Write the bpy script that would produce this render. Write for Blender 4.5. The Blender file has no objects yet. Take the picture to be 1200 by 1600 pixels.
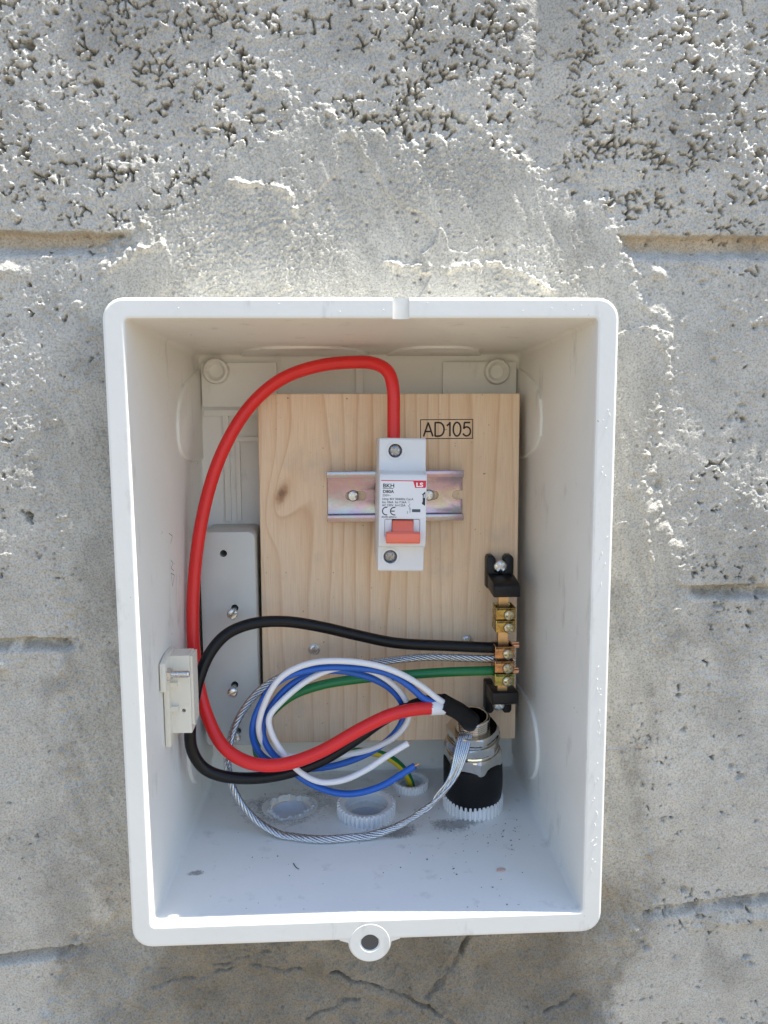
import bpy, bmesh, math, random
import numpy as np
from mathutils import Vector, Matrix, Euler

random.seed(7)
MM = 0.001
scene = bpy.context.scene
COL = scene.collection

# ---------------------------------------------------------------- camera
cam_d = bpy.data.cameras.new("camera")
cam = bpy.data.objects.new("camera", cam_d)
COL.objects.link(cam)
cam_d.sensor_fit = "VERTICAL"; cam_d.sensor_height = 24.0; cam_d.lens = 18.1781
cam_d.clip_start = 0.01
cam_d.clip_end = 500
cam.matrix_world = Matrix(((0.998972, 0.011352, -0.043893, -0.008560), (-0.044942, 0.120453, -0.991701, -0.407666), (-0.005971, 0.992654, 0.120840, 0.116555), (0, 0, 0, 1)))
scene.camera = cam

# ---------------------------------------------------------------- sky, sun, exposure
TO_SUN = Vector((0.36, -0.016, 0.93)).normalized()      # high sun, almost in the plane of the wall
world = bpy.data.worlds.new("World")
scene.world = world
world.use_nodes = True
wn = world.node_tree
sky = wn.nodes.new("ShaderNodeTexSky")
sky.sky_type = 'NISHITA'
sky.sun_disc = False
sky.sun_elevation = math.asin(TO_SUN.z)
sky.sun_rotation = math.atan2(TO_SUN.x, TO_SUN.y)
sky.air_density = 1.0
sky.dust_density = 0.5
sky.ozone_density = 1.0
wn.links.new(sky.outputs[0], wn.nodes["Background"].inputs[0])
wn.nodes["Background"].inputs[1].default_value = 0.105
sun_d = bpy.data.lights.new("sun", 'SUN')
sun_d.energy = 5.0
sun_d.angle = math.radians(0.5)
sun_d.color = (1.0, 0.95, 0.87)
sun = bpy.data.objects.new("sun", sun_d)
COL.objects.link(sun)
sun.location = (0.6, -0.5, 2.0)
sun.rotation_euler = TO_SUN.to_track_quat('Z', 'Y').to_euler()
scene.view_settings.view_transform = 'Standard'
scene.view_settings.look = 'None'
scene.view_settings.gamma = 1.0
scene.view_settings.use_curve_mapping = False
scene.view_settings.exposure = 1.55
scene.render.engine = 'CYCLES'
scene.cycles.use_denoising = True
scene.cycles.max_bounces = 10
scene.cycles.diffuse_bounces = 6

# ---------------------------------------------------------------- small node helpers
def new_mat(name):
    m = bpy.data.materials.new(name)
    m.use_nodes = True
    return m, m.node_tree, m.node_tree.nodes["Principled BSDF"]

def node(nt, kind, **kw):
    n = nt.nodes.new(kind)
    for k, v in kw.items():
        if k in n.inputs.keys() if isinstance(k, str) else False:
            n.inputs[k].default_value = v
        else:
            setattr(n, k, v)
    return n

def ramp(nt, fac, stops):
    r = nt.nodes.new("ShaderNodeValToRGB")
    e = r.color_ramp.elements
    while len(e) < len(stops):
        e.new(0.5)
    for i, (p, c) in enumerate(stops):
        e[i].position = p
        e[i].color = (*c, 1) if len(c) == 3 else c
    nt.links.new(fac, r.inputs[0])
    return r.outputs[0]

def noise(nt, vec, scale, detail=3, rough=0.55):
    n = nt.nodes.new("ShaderNodeTexNoise")
    n.inputs["Scale"].default_value = scale
    n.inputs["Detail"].default_value = detail
    n.inputs["Roughness"].default_value = rough
    if vec is not None:
        nt.links.new(vec, n.inputs["Vector"])
    return n.outputs["Fac"]

def coords(nt, scale=None):
    g = nt.nodes.new("ShaderNodeNewGeometry").outputs["Position"]
    if scale is None:
        return g
    mp = nt.nodes.new("ShaderNodeMapping")
    mp.inputs["Scale"].default_value = scale
    nt.links.new(g, mp.inputs["Vector"])
    return mp.outputs[0]

def mix(nt, a, b, fac, mode='MIX'):
    m = nt.nodes.new("ShaderNodeMix")
    m.data_type = 'RGBA'
    m.blend_type = mode
    for sock, v in ((m.inputs[0], fac), (m.inputs[6], a), (m.inputs[7], b)):
        if isinstance(v, (int, float)):
            sock.default_value = v
        elif isinstance(v, (tuple, list)):
            sock.default_value = (*v, 1) if len(v) == 3 else v
        else:
            nt.links.new(v, sock)
    return m.outputs[2]

def math_n(nt, op, a, b=None, c=None):
    m = nt.nodes.new("ShaderNodeMath")
    m.operation = op
    for i, v in enumerate((a, b, c)):
        if v is None:
            continue
        if isinstance(v, (int, float)):
            m.inputs[i].default_value = v
        else:
            nt.links.new(v, m.inputs[i])
    return m.outputs[0]

def add_bump(nt, bsdf, height, strength, dist):
    b = nt.nodes.new("ShaderNodeBump")
    b.inputs["Strength"].default_value = strength
    b.inputs["Distance"].default_value = dist
    nt.links.new(height, b.inputs["Height"])
    nt.links.new(b.outputs[0], bsdf.inputs["Normal"])

def simple_mat(name, col, rough=0.5, metal=0.0, var=0.08, vscale=60, bump=0.0, bscale=400, coat=0.0, spec=0.5):
    m, nt, b = new_mat(name)
    p = coords(nt)
    n = noise(nt, p, vscale, 4)
    lo = tuple(c * (1 - var) for c in col)
    hi = tuple(min(1, c * (1 + var)) for c in col)
    nt.links.new(ramp(nt, n, [(0.3, lo), (0.7, hi)]), b.inputs["Base Color"])
    b.inputs["Metallic"].default_value = metal
    b.inputs["Specular IOR Level"].default_value = spec
    r = nt.nodes.new("ShaderNodeMapRange")
    r.inputs["To Min"].default_value = max(0.03, rough - 0.07)
    r.inputs["To Max"].default_value = min(1, rough + 0.07)
    nt.links.new(noise(nt, p, vscale * 4, 3), r.inputs[0])
    nt.links.new(r.outputs[0], b.inputs["Roughness"])
    b.inputs["Coat Weight"].default_value = coat
    if bump:
        add_bump(nt, b, noise(nt, p, bscale, 3), bump, 0.0003)
    return m

# ---------------------------------------------------------------- object helpers
def link(o, parent=None):
    COL.objects.link(o)
    if parent is not None:
        o.parent = parent
    return o

def thing(name, label, cat, group=None):
    o = bpy.data.objects.new(name, None)
    o.empty_display_size = 0.02
    link(o)
    return tag(o, label, cat, group)

def tag(o, label, cat, group=None, kind=None):
    o["label"] = label
    if cat:
        o["category"] = cat
    if group:
        o["group"] = group
    if kind:
        o["kind"] = kind
    return o

def mesh_obj(name, verts, faces, mat, parent=None, smooth=False, mm=True, uvs=None):
    me = bpy.data.meshes.new(name)
    k = MM if mm else 1.0
    me.from_pydata([(v[0] * k, v[1] * k, v[2] * k) for v in verts], [], faces)
    if smooth:
        for p in me.polygons:
            p.use_smooth = True
    if uvs is not None:
        ul = me.uv_layers.new(name="uv")
        for lp in me.loops:
            ul.data[lp.index].uv = uvs[lp.vertex_index]
    me.materials.append(mat)
    me.update()
    return link(bpy.data.objects.new(name, me), parent)

def bm_obj(name, bm, mat, parent=None, smooth_angle=None, bevel=0.0, seg=2, mm=True):
    if bevel:
        es = [e for e in bm.edges if len(e.link_faces) == 2 and e.calc_face_angle(0) > math.radians(30)]
        bmesh.ops.bevel(bm, geom=es, offset=bevel, offset_type='OFFSET', segments=seg, profile=0.5, affect='EDGES', clamp_overlap=True)
    bmesh.ops.recalc_face_normals(bm, faces=bm.faces)
    if mm:
        bmesh.ops.scale(bm, vec=(MM, MM, MM), verts=bm.verts)
    me = bpy.data.meshes.new(name)
    bm.to_mesh(me)
    bm.free()
    if smooth_angle is not None:
        for p in me.polygons:
            p.use_smooth = True
        me.set_sharp_from_angle(angle=math.radians(smooth_angle))
    me.materials.append(mat)
    return link(bpy.data.objects.new(name, me), parent)

def box_bm(x0, x1, y0, y1, z0, z1, bm=None):
    bm = bm or bmesh.new()
    v = [bm.verts.new(p) for p in ((x0, y0, z0), (x1, y0, z0), (x1, y1, z0), (x0, y1, z0), (x0, y0, z1), (x1, y0, z1), (x1, y1, z1), (x0, y1, z1))]
    for f in ((0, 3, 2, 1), (4, 5, 6, 7), (0, 1, 5, 4), (1, 2, 6, 5), (2, 3, 7, 6), (3, 0, 4, 7)):
        bm.faces.new([v[i] for i in f])
    return bm

def prism_bm(poly, axis, a, b, bm=None):
    """extrude a 2-D polygon along axis ('x': poly is (y,z); 'y': (x,z); 'z': (x,y))"""
    bm = bm or bmesh.new()
    def P(p, t):
        return {'x': (t, p[0], p[1]), 'y': (p[0], t, p[1]), 'z': (p[0], p[1], t)}[axis]
    va = [bm.verts.new(P(p, a)) for p in poly]
    vb = [bm.verts.new(P(p, b)) for p in poly]
    n = len(poly)
    bm.faces.new(va)
    bm.faces.new(vb)
    for i in range(n):
        bm.faces.new((va[i], va[(i + 1) % n], vb[(i + 1) % n], vb[i]))
    bmesh.ops.recalc_face_normals(bm, faces=bm.faces)
    return bm

def lathe(profile, seg=32, frame=None, rfun=None, closed=False):
    """profile: list of (r, h); revolve about local z, frame: Matrix (mm)"""
    frame = frame or Matrix.Identity(4)
    vs, fs = [], []
    for j, (r, h) in enumerate(profile):
        for i in range(seg):
            a = 2 * math.pi * i / seg
            rr = r * (rfun(a, j) if rfun else 1)
            vs.append(tuple(frame @ Vector((rr * math.cos(a), rr * math.sin(a), h))))
    n = len(profile)
    for j in range(n if closed else n - 1):
        j2 = (j + 1) % n
        for i in range(seg):
            i2 = (i + 1) % seg
            fs.append((j * seg + i, j * seg + i2, j2 * seg + i2, j2 * seg + i))
    if not closed:
        if profile[0][0] > 1e-6:
            fs.append(tuple(range(seg))[::-1])
        if profile[-1][0] > 1e-6:
            fs.append(tuple((n - 1) * seg + i for i in range(seg)))
    return vs, fs

def lathe_obj(name, profile, mat, parent=None, seg=32, frame=None, rfun=None, closed=False, angle=35):
    vs, fs = lathe(profile, seg, frame, rfun, closed)
    o = mesh_obj(name, vs, fs, mat, parent)
    bm = bmesh.new()
    bm.from_mesh(o.data)
    bmesh.ops.remove_doubles(bm, verts=bm.verts, dist=1e-7)
    bmesh.ops.recalc_face_normals(bm, faces=bm.faces)
    bm.to_mesh(o.data)
    bm.free()
    for p in o.data.polygons:
        p.use_smooth = True
    o.data.set_sharp_from_angle(angle=math.radians(angle))
    return o

def frame_to(origin, zdir, xhint=(1, 0, 0)):
    z = Vector(zdir).normalized()
    x = Vector(xhint)
    x = (x - z * x.dot(z)).normalized()
    y = z.cross(x)
    return Matrix(((x.x, y.x, z.x, origin[0]), (x.y, y.y, z.y, origin[1]), (x.z, y.z, z.z, origin[2]), (0, 0, 0, 1)))

def smooth_path(pts, step=2.0):
    """centripetal-ish Catmull-Rom through pts, resampled evenly (mm)"""
    P = [Vector(p) for p in pts]
    P = [P[0] * 2 - P[1]] + P + [P[-1] * 2 - P[-2]]
    dense = []
    for i in range(1, len(P) - 2):
        p0, p1, p2, p3 = P[i - 1:i + 3]
        t0 = 0.0
        t1 = t0 + max(1e-4, (p1 - p0).length) ** 0.5
        t2 = t1 + max(1e-4, (p2 - p1).length) ** 0.5
        t3 = t2 + max(1e-4, (p3 - p2).length) ** 0.5
        for k in range(24):
            t = t1 + (t2 - t1) * k / 24
            a1 = p0 * ((t1 - t) / (t1 - t0)) + p1 * ((t - t0) / (t1 - t0))
            a2 = p1 * ((t2 - t) / (t2 - t1)) + p2 * ((t - t1) / (t2 - t1))
            a3 = p2 * ((t3 - t) / (t3 - t2)) + p3 * ((t - t2) / (t3 - t2))
            b1 = a1 * ((t2 - t) / (t2 - t0)) + a2 * ((t - t0) / (t2 - t0))
            b2 = a2 * ((t3 - t) / (t3 - t1)) + a3 * ((t - t1) / (t3 - t1))
            dense.append(b1 * ((t2 - t) / (t2 - t1)) + b2 * ((t - t1) / (t2 - t1)))
    dense.append(P[-2])
    # relax a little
    for _ in range(30):
        dense = [dense[0]] + [dense[i] * 0.5 + (dense[i - 1] + dense[i + 1]) * 0.25 for i in range(1, len(dense) - 1)] + [dense[-1]]
    L = [0.0]
    for a, b in zip(dense, dense[1:]):
        L.append(L[-1] + (b - a).length)
    n = max(2, int(L[-1] / step))
    out, j = [], 0
    for i in range(n + 1):
        s = L[-1] * i / n
        while j < len(L) - 2 and L[j + 1] < s:
            j += 1
        f = (s - L[j]) / max(1e-9, L[j + 1] - L[j])
        out.append(dense[j].lerp(dense[j + 1], min(1, max(0, f))))
    return out

def frames(path):
    T = []
    n = len(path)
    for i in range(n):
        T.append((path[min(n - 1, i + 1)] - path[max(0, i - 1)]).normalized())
    N = [Vector((0, 1, 0)) - T[0] * T[0].y]
    if N[0].length < 0.1:
        N = [Vector((1, 0, 0)) - T[0] * T[0].x]
    N[0].normalize()
    for i in range(1, n):
        v = N[-1] - T[i] * N[-1].dot(T[i])
        N.append(v.normalized())
    return T, N, [t.cross(nn) for t, nn in zip(T, N)]

def tube_data(path, r, seg=14, oval=(1, 1), cap=True):
    T, N, B = frames(path)
    vs, fs, uv = [], [], []
    for i, p in enumerate(path):
        rr = r(i / (len(path) - 1)) if callable(r) else r
        for k in range(seg):
            a = 2 * math.pi * k / seg
            vs.append(tuple(p + N[i] * (rr * oval[0] * math.cos(a)) + B[i] * (rr * oval[1] * math.sin(a))))
            uv.append((k / seg, i / (len(path) - 1)))
    for i in range(len(path) - 1):
        for k in range(seg):
            k2 = (k + 1) % seg
            fs.append((i * seg + k, i * seg + k2, (i + 1) * seg + k2, (i + 1) * seg + k))
    if cap:
        fs.append(tuple(range(seg))[::-1])
        fs.append(tuple((len(path) - 1) * seg + k for k in range(seg)))
    return vs, fs, uv

def tube_obj(name, pts, r, mat, parent=None, seg=14, step=2.0, raw=False, oval=(1, 1)):
    path = pts if raw else smooth_path(pts, step)
    vs, fs, uv = tube_data(path, r, seg, oval)
    o = mesh_obj(name, vs, fs, mat, parent, smooth=True)
    o.data.set_sharp_from_angle(angle=math.radians(50))
    return o

def text_obj(name, body, size, loc, mat, parent, bold=0.0, align='LEFT', xs=1.0, rot=(math.pi / 2, 0, 0)):
    """flat print facing -y; size in mm, loc in mm (baseline start)"""
    cu = bpy.data.curves.new(name, 'FONT')
    cu.body = body
    cu.size = size * MM
    cu.align_x = align
    cu.offset = bold * MM
    cu.extrude = 0.00003
    cu.resolution_u = 3
    tmp = bpy.data.objects.new("tmp_text", cu)
    COL.objects.link(tmp)
    dg = bpy.context.evaluated_depsgraph_get()
    dg.update()
    me = bpy.data.meshes.new_from_object(tmp.evaluated_get(dg))
    bpy.data.objects.remove(tmp)
    M = Matrix.Translation(Vector(loc) * MM) @ Euler(rot).to_matrix().to_4x4() @ Matrix.Diagonal((xs, 1, 1, 1))
    me.transform(M)
    me.name = name
    me.materials.clear()
    me.materials.append(mat)
    return link(bpy.data.objects.new(name, me), parent)

# ---------------------------------------------------------------- materials
def concrete_material():
    m, nt, b = new_mat("concrete")
    at = nt.nodes.new("ShaderNodeAttribute")
    at.attribute_name = "tint"
    p = coords(nt)
    fine = noise(nt, p, 900, 3, 0.6)
    mott = noise(nt, p, 45, 5, 0.6)
    c = mix(nt, at.outputs["Color"], ramp(nt, mott, [(0.3, (0.90, 0.895, 0.88)), (0.5, (1, 1, 1)), (0.72, (1.06, 1.06, 1.06))]), 1.0, 'MULTIPLY')
    c = mix(nt, c, ramp(nt, fine, [(0.32, (0.58, 0.57, 0.55)), (0.5, (1, 1, 1)), (0.68, (1.22, 1.22, 1.21))]), 0.85, 'MULTIPLY')
    nt.links.new(c, b.inputs["Base Color"])
    b.inputs["Roughness"].default_value = 0.62
    b.inputs["Specular IOR Level"].default_value = 0.45
    add_bump(nt, b, noise(nt, p, 1100, 2, 0.6), 0.7, 0.0006)
    return m

M_CONC = concrete_material()

def plastic_material():
    m, nt, b = new_mat("box_plastic")
    p = coords(nt)
    base = ramp(nt, noise(nt, p, 14, 4), [(0.3, (0.73, 0.72, 0.67)), (0.7, (0.78, 0.77, 0.725))])
    # scattered dark specks and faint smudges
    sp = noise(nt, p, 330, 2, 0.5)
    gate = noise(nt, p, 22, 3, 0.6)
    speck = math_n(nt, 'MULTIPLY', ramp(nt, sp, [(0.735, (0, 0, 0)), (0.76, (1, 1, 1))]), ramp(nt, gate, [(0.5, (0, 0, 0)), (0.62, (1, 1, 1))]))
    c = mix(nt, base, (0.16, 0.15, 0.14), speck)
    smv = coords(nt, (1, 1, 0.35))
    sm = ramp(nt, noise(nt, smv, 70, 5, 0.65), [(0.59, (0, 0, 0)), (0.76, (1, 1, 1))])
    c = mix(nt, c, (0.40, 0.39, 0.36), math_n(nt, 'MULTIPLY', sm, 0.5))
    nt.links.new(c, b.inputs["Base Color"])
    b.inputs["Roughness"].default_value = 0.42
    add_bump(nt, b, noise(nt, p, 260, 3), 0.12, 0.0003)
    return m

M_BOX = plastic_material()

def wood_material(kx, kz):
    m, nt, b = new_mat("pine_wood")
    sep = nt.nodes.new("ShaderNodeSeparateXYZ")
    tc = nt.nodes.new("ShaderNodeTexCoord")
    nt.links.new(tc.outputs["Object"], sep.inputs[0])
    x, z = sep.outputs[0], sep.outputs[2]
    lowv = nt.nodes.new("ShaderNodeMapping")
    lowv.inputs["Scale"].default_value = (1, 1, 0.16)
    nt.links.new(tc.outputs["Object"], lowv.inputs[0])
    warp = noise(nt, lowv.outputs[0], 18, 2, 0.4)
    dx = math_n(nt, 'MULTIPLY', math_n(nt, 'SUBTRACT', x, kx * MM), 1000 / 11.0)
    dz = math_n(nt, 'MULTIPLY', math_n(nt, 'SUBTRACT', z, kz * MM), 1000 / 30.0)
    dx = math_n(nt, 'SUBTRACT', dx, math_n(nt, 'MULTIPLY', dz, 0.9))
    d2 = math_n(nt, 'ADD', math_n(nt, 'MULTIPLY', dx, dx), math_n(nt, 'MULTIPLY', dz, dz))
    bump = math_n(nt, 'EXPONENT', math_n(nt, 'MULTIPLY', d2, -1.0))
    val = math_n(nt, 'ADD', math_n(nt, 'MULTIPLY', x, 92.0), math_n(nt, 'MULTIPLY', warp, 5.0))
    val = math_n(nt, 'ADD', val, math_n(nt, 'MULTIPLY', bump, 1.3))
    fr = math_n(nt, 'FRACT', val)
    ringc = ramp(nt, fr, [(0.0, (0.77, 0.575, 0.395)), (0.45, (0.765, 0.56, 0.375)), (0.78, (0.72, 0.49, 0.305)), (0.93, (0.59, 0.355, 0.20)), (1.0, (0.76, 0.56, 0.375))])
    plain = ramp(nt, noise(nt, lowv.outputs[0], 30, 3), [(0.3, (0.76, 0.565, 0.385)), (0.7, (0.81, 0.635, 0.46))])
    amt = ramp(nt, noise(nt, lowv.outputs[0], 11, 2), [(0.35, (0.3, 0.3, 0.3)), (0.65, (0.95, 0.95, 0.95))])
    c = mix(nt, plain, ringc, amt)
    gv = nt.nodes.new("ShaderNodeMapping")
    gv.inputs["Scale"].default_value = (1, 1, 0.03)
    nt.links.new(tc.outputs["Object"], gv.inputs[0])
    grain = noise(nt, gv.outputs[0], 1400, 3, 0.6)
    c = mix(nt, c, ramp(nt, grain, [(0.3, (0.86, 0.83, 0.78)), (0.6, (1.04, 1.04, 1.04))]), 0.7, 'MULTIPLY')
    # the knot: small brown eye
    kd = math_n(nt, 'ADD', math_n(nt, 'MULTIPLY', math_n(nt, 'MULTIPLY', dx, dx), 11.0), math_n(nt, 'MULTIPLY', math_n(nt, 'MULTIPLY', dz, dz), 24.0))
    kd = math_n(nt, 'ADD', kd, math_n(nt, 'MULTIPLY', math_n(nt, 'SUBTRACT', noise(nt, tc.outputs["Object"], 300, 3), 0.5), 1.6))
    kc = ramp(nt, kd, [(0.0, (0.20, 0.105, 0.05)), (0.45, (0.37, 0.20, 0.10)), (1.0, (0.42, 0.22, 0.11))])
    kf = ramp(nt, math_n(nt, 'MULTIPLY', kd, 0.25), [(0.12, (0.9, 0.9, 0.9)), (0.42, (0.28, 0.28, 0.28)), (1.0, (0, 0, 0))])
    c = mix(nt, c, kc, kf)
    # tiny brown flecks and grey rubbed dirt
    fl = ramp(nt, noise(nt, tc.outputs["Object"], 420, 2, 0.5), [(0.745, (0, 0, 0)), (0.77, (1, 1, 1))])
    c = mix(nt, c, (0.16, 0.09, 0.05), math_n(nt, 'MULTIPLY', fl, 0.75))
    dirt = ramp(nt, noise(nt, tc.outputs["Object"], 26, 4, 0.6), [(0.56, (0, 0, 0)), (0.75, (1, 1, 1))])
    c = mix(nt, c, (0.42, 0.38, 0.33), math_n(nt, 'MULTIPLY', dirt, 0.4))
    nt.links.new(c, b.inputs["Base Color"])
    b.inputs["Roughness"].default_value = 0.55
    add_bump(nt, b, grain, 0.15, 0.0002)
    return m

def rail_material():
    m, nt, b = new_mat("passivated_zinc")
    p = coords(nt, (0.6, 1, 1.2))
    n = noise(nt, p, 34, 4, 0.6)
    c = ramp(nt, n, [(0.28, (0.33, 0.30, 0.27)), (0.40, (0.44, 0.33, 0.36)), (0.5, (0.40, 0.39, 0.40)), (0.6, (0.46, 0.32, 0.39)), (0.72, (0.46, 0.42, 0.32))])
    sp = ramp(nt, noise(nt, coords(nt), 1200, 2), [(0.3, (0.75, 0.75, 0.75)), (0.6, (1, 1, 1))])
    c = mix(nt, c, sp, 0.7, 'MULTIPLY')
    nt.links.new(c, b.inputs["Base Color"])
    b.inputs["Metallic"].default_value = 1.0
    b.inputs["Roughness"].default_value = 0.24
    add_bump(nt, b, noise(nt, coords(nt), 500, 3), 0.1, 0.0002)
    return m

M_RAIL = rail_material()
M_STEEL = simple_mat("zinc_screw", (0.62, 0.62, 0.62), 0.28, 1.0, 0.12, 500)
M_CHROME = simple_mat("nickel_plate", (0.60, 0.57, 0.52), 0.10, 1.0, 0.08, 200)
M_DARKSTEEL = simple_mat("dark_screw", (0.32, 0.32, 0.34), 0.24, 0.9, 0.3, 900)
M_BRASS = simple_mat("yellow_zinc", (0.56, 0.49, 0.34), 0.3, 1.0, 0.3, 160)
M_COPPERBAR = simple_mat("brass_bar", (0.62, 0.40, 0.20), 0.35, 1.0, 0.12, 200)
M_COPPER = simple_mat("copper", (0.72, 0.38, 0.22), 0.3, 1.0, 0.1, 200)
M_BLACKP = simple_mat("black_plastic", (0.008, 0.008, 0.009), 0.4, 0, 0.2, 200, 0.1, spec=0.3)
M_MCB = simple_mat("breaker_plastic", (0.68, 0.69, 0.71), 0.38, 0, 0.03, 60, 0.06, 700)
M_MCBDARK = simple_mat("recess_black", (0.02, 0.02, 0.02), 0.6)
M_LABEL = simple_mat("label_film", (0.73, 0.74, 0.77), 0.3, 0, 0.02)
M_INK = simple_mat("black_ink", (0.02, 0.02, 0.022), 0.6)
M_STAMP = simple_mat("stamp_ink", (0.035, 0.022, 0.015), 0.7, 0, 0.4, 500)
M_LOGO = simple_mat("red_print", (0.62, 0.012, 0.05), 0.35)
M_WHITEP = simple_mat("white_print", (0.85, 0.85, 0.85), 0.4)
M_FLAG = simple_mat("indicator_slate", (0.05, 0.08, 0.10), 0.35)
M_TOGGLE = simple_mat("orange_toggle", (0.78, 0.16, 0.10), 0.38, 0, 0.05)
M_RED = simple_mat("red_insulation", (0.72, 0.016, 0.016), 0.36, 0, 0.10, 25, 0.12, 260)
M_BLACKW = simple_mat("black_insulation", (0.006, 0.006, 0.007), 0.34, 0, 0.1, 40, 0.12, 260, spec=0.28)
M_BLUE = simple_mat("blue_insulation", (0.012, 0.105, 0.46), 0.36, 0, 0.06, 40, 0.12, 260)
M_WHITEW = simple_mat("white_insulation", (0.74, 0.74, 0.76), 0.38, 0, 0.04, 40, 0.1, 260)
M_SHRINK = simple_mat("heat_shrink", (0.005, 0.005, 0.006), 0.45, 0, 0.1, 60, 0.3, 160, spec=0.25)
M_STRAND = simple_mat("bare_strand", (0.52, 0.53, 0.55), 0.26, 1.0, 0.1, 300)
M_PVC = simple_mat("pvc_white", (0.77, 0.77, 0.77), 0.45, 0, 0.06, 50, 0.1)
M_PIPE = simple_mat("pvc_pipe", (0.70, 0.72, 0.75), 0.5, 0, 0.08, 60, 0.1)
M_CREAM = simple_mat("cream_plastic", (0.72, 0.68, 0.58), 0.45, 0, 0.04, 60, 0.06)
M_GREYPANEL = simple_mat("panel_plastic", (0.54, 0.55, 0.52), 0.42, 0, 0.05, 30, 0.08)
M_PENCIL = simple_mat("pencil", (0.16, 0.16, 0.16), 0.6)
M_FLUFF = simple_mat("cut_plastic_edge", (0.62, 0.63, 0.63), 0.85, 0, 0.1, 300)
M_DIRT = simple_mat("cement_dust", (0.21, 0.20, 0.185), 0.9, 0, 0.3, 300)
M_CHIP = simple_mat("pink_chip", (0.62, 0.45, 0.38), 0.7)
M_HOLESHADE = simple_mat("hole_shade_grey", (0.07, 0.07, 0.072), 0.5)
M_SMEAR = None

def floor_smear_material():
    """cement dust left on the box floor: patchy, see-through between the grains"""
    m, nt, b = new_mat("cement_smear")
    p = coords(nt)
    nt.links.new(ramp(nt, noise(nt, p, 260, 4), [(0.3, (0.30, 0.295, 0.28)), (0.7, (0.46, 0.45, 0.43))]), b.inputs["Base Color"])
    b.inputs["Roughness"].default_value = 0.9
    uvn = nt.nodes.new("ShaderNodeUVMap")
    uvn.uv_map = "uv"
    sx = nt.nodes.new("ShaderNodeSeparateXYZ")
    nt.links.new(uvn.outputs[0], sx.inputs[0])
    edge = math_n(nt, 'MULTIPLY', sx.outputs[0], 0.85)
    n = math_n(nt, 'ADD', math_n(nt, 'MULTIPLY', noise(nt, p, 75, 5, 0.7), 0.9), math_n(nt, 'MULTIPLY', noise(nt, p, 600, 2, 0.6), 0.35))
    a = math_n(nt, 'SUBTRACT', n, edge)
    al = ramp(nt, a, [(0.05, (0, 0, 0)), (0.25, (0.35, 0.35, 0.35)), (0.5, (0.8, 0.8, 0.8))])
    nt.links.new(al, b.inputs["Alpha"])
    return m

M_SMEAR = floor_smear_material()

def green_yellow_material():
    m, nt, b = new_mat("green_yellow_insulation")
    uvn = nt.nodes.new("ShaderNodeUVMap")
    uvn.uv_map = "uv"
    sx = nt.nodes.new("ShaderNodeSeparateXYZ")
    nt.links.new(uvn.outputs[0], sx.inputs[0])
    c = ramp(nt, sx.outputs[0], [(0.0, (0.008, 0.165, 0.05)), (0.70, (0.008, 0.165, 0.05)), (0.71, (0.60, 0.45, 0.02)), (1.0, (0.60, 0.45, 0.02))])
    nt.links.new(c, b.inputs["Base Color"])
    b.inputs["Roughness"].default_value = 0.36
    return m

M_GY = green_yellow_material()

# ================================================================= GROUND (below the frame; it throws warm light up under the box)
def ground():
    m, nt, b = new_mat("sandy_ground")
    p = coords(nt)
    nt.links.new(ramp(nt, noise(nt, p, 3, 6, 0.65), [(0.3, (0.12, 0.095, 0.066)), (0.7, (0.20, 0.165, 0.115))]), b.inputs["Base Color"])
    b.inputs["Roughness"].default_value = 0.95
    s = 120.0
    o = mesh_obj("ground", [(-s, -s, -1.25), (s, -s, -1.25), (s, s, -1.25), (-s, s, -1.25)], [(0, 1, 2, 3)], m, mm=False)
    o["kind"] = "structure"
    o["label"] = "dry sandy ground in front of the wall"
ground()

# ================================================================= WALL
rng = np.random.default_rng(11)
WALL_Y = 41.0

def hash2(ix, iz, seed):
    h = (ix.astype(np.int64) * 374761393 + iz.astype(np.int64) * 668265263 + seed * 974711) & 0xffffffff
    h = ((h ^ (h >> 13)) * 1274126177) & 0xffffffff
    h = ((h ^ (h >> 16)) * 2246822519) & 0xffffffff
    return ((h ^ (h >> 15)) & 0xffffff) / float(0xffffff)

def vnoise(x, z, seed):
    ix, iz = np.floor(x), np.floor(z)
    fx, fz = x - ix, z - iz
    fx = fx * fx * fx * (fx * (fx * 6 - 15) + 10)
    fz = fz * fz * fz * (fz * (fz * 6 - 15) + 10)
    a, b = hash2(ix, iz, seed), hash2(ix + 1, iz, seed)
    c, d = hash2(ix, iz + 1, seed), hash2(ix + 1, iz + 1, seed)
    return ((a + (b - a) * fx) * (1 - fz) + (c + (d - c) * fx) * fz) * 2 - 1

def fbm(x, z, size, octv, seed, gain=0.5):
    v, amp, tot = 0.0, 1.0, 0.0
    c, s = 0.8, 0.6
    for o in range(octv):
        v = v + amp * vnoise(x / size + 17.3 * o, z / size - 9.1 * o, seed + o * 7)
        tot += amp
        amp *= gain
        size *= 0.5
        x, z = c * x - s * z, s * x + c * z
    return v / tot

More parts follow.
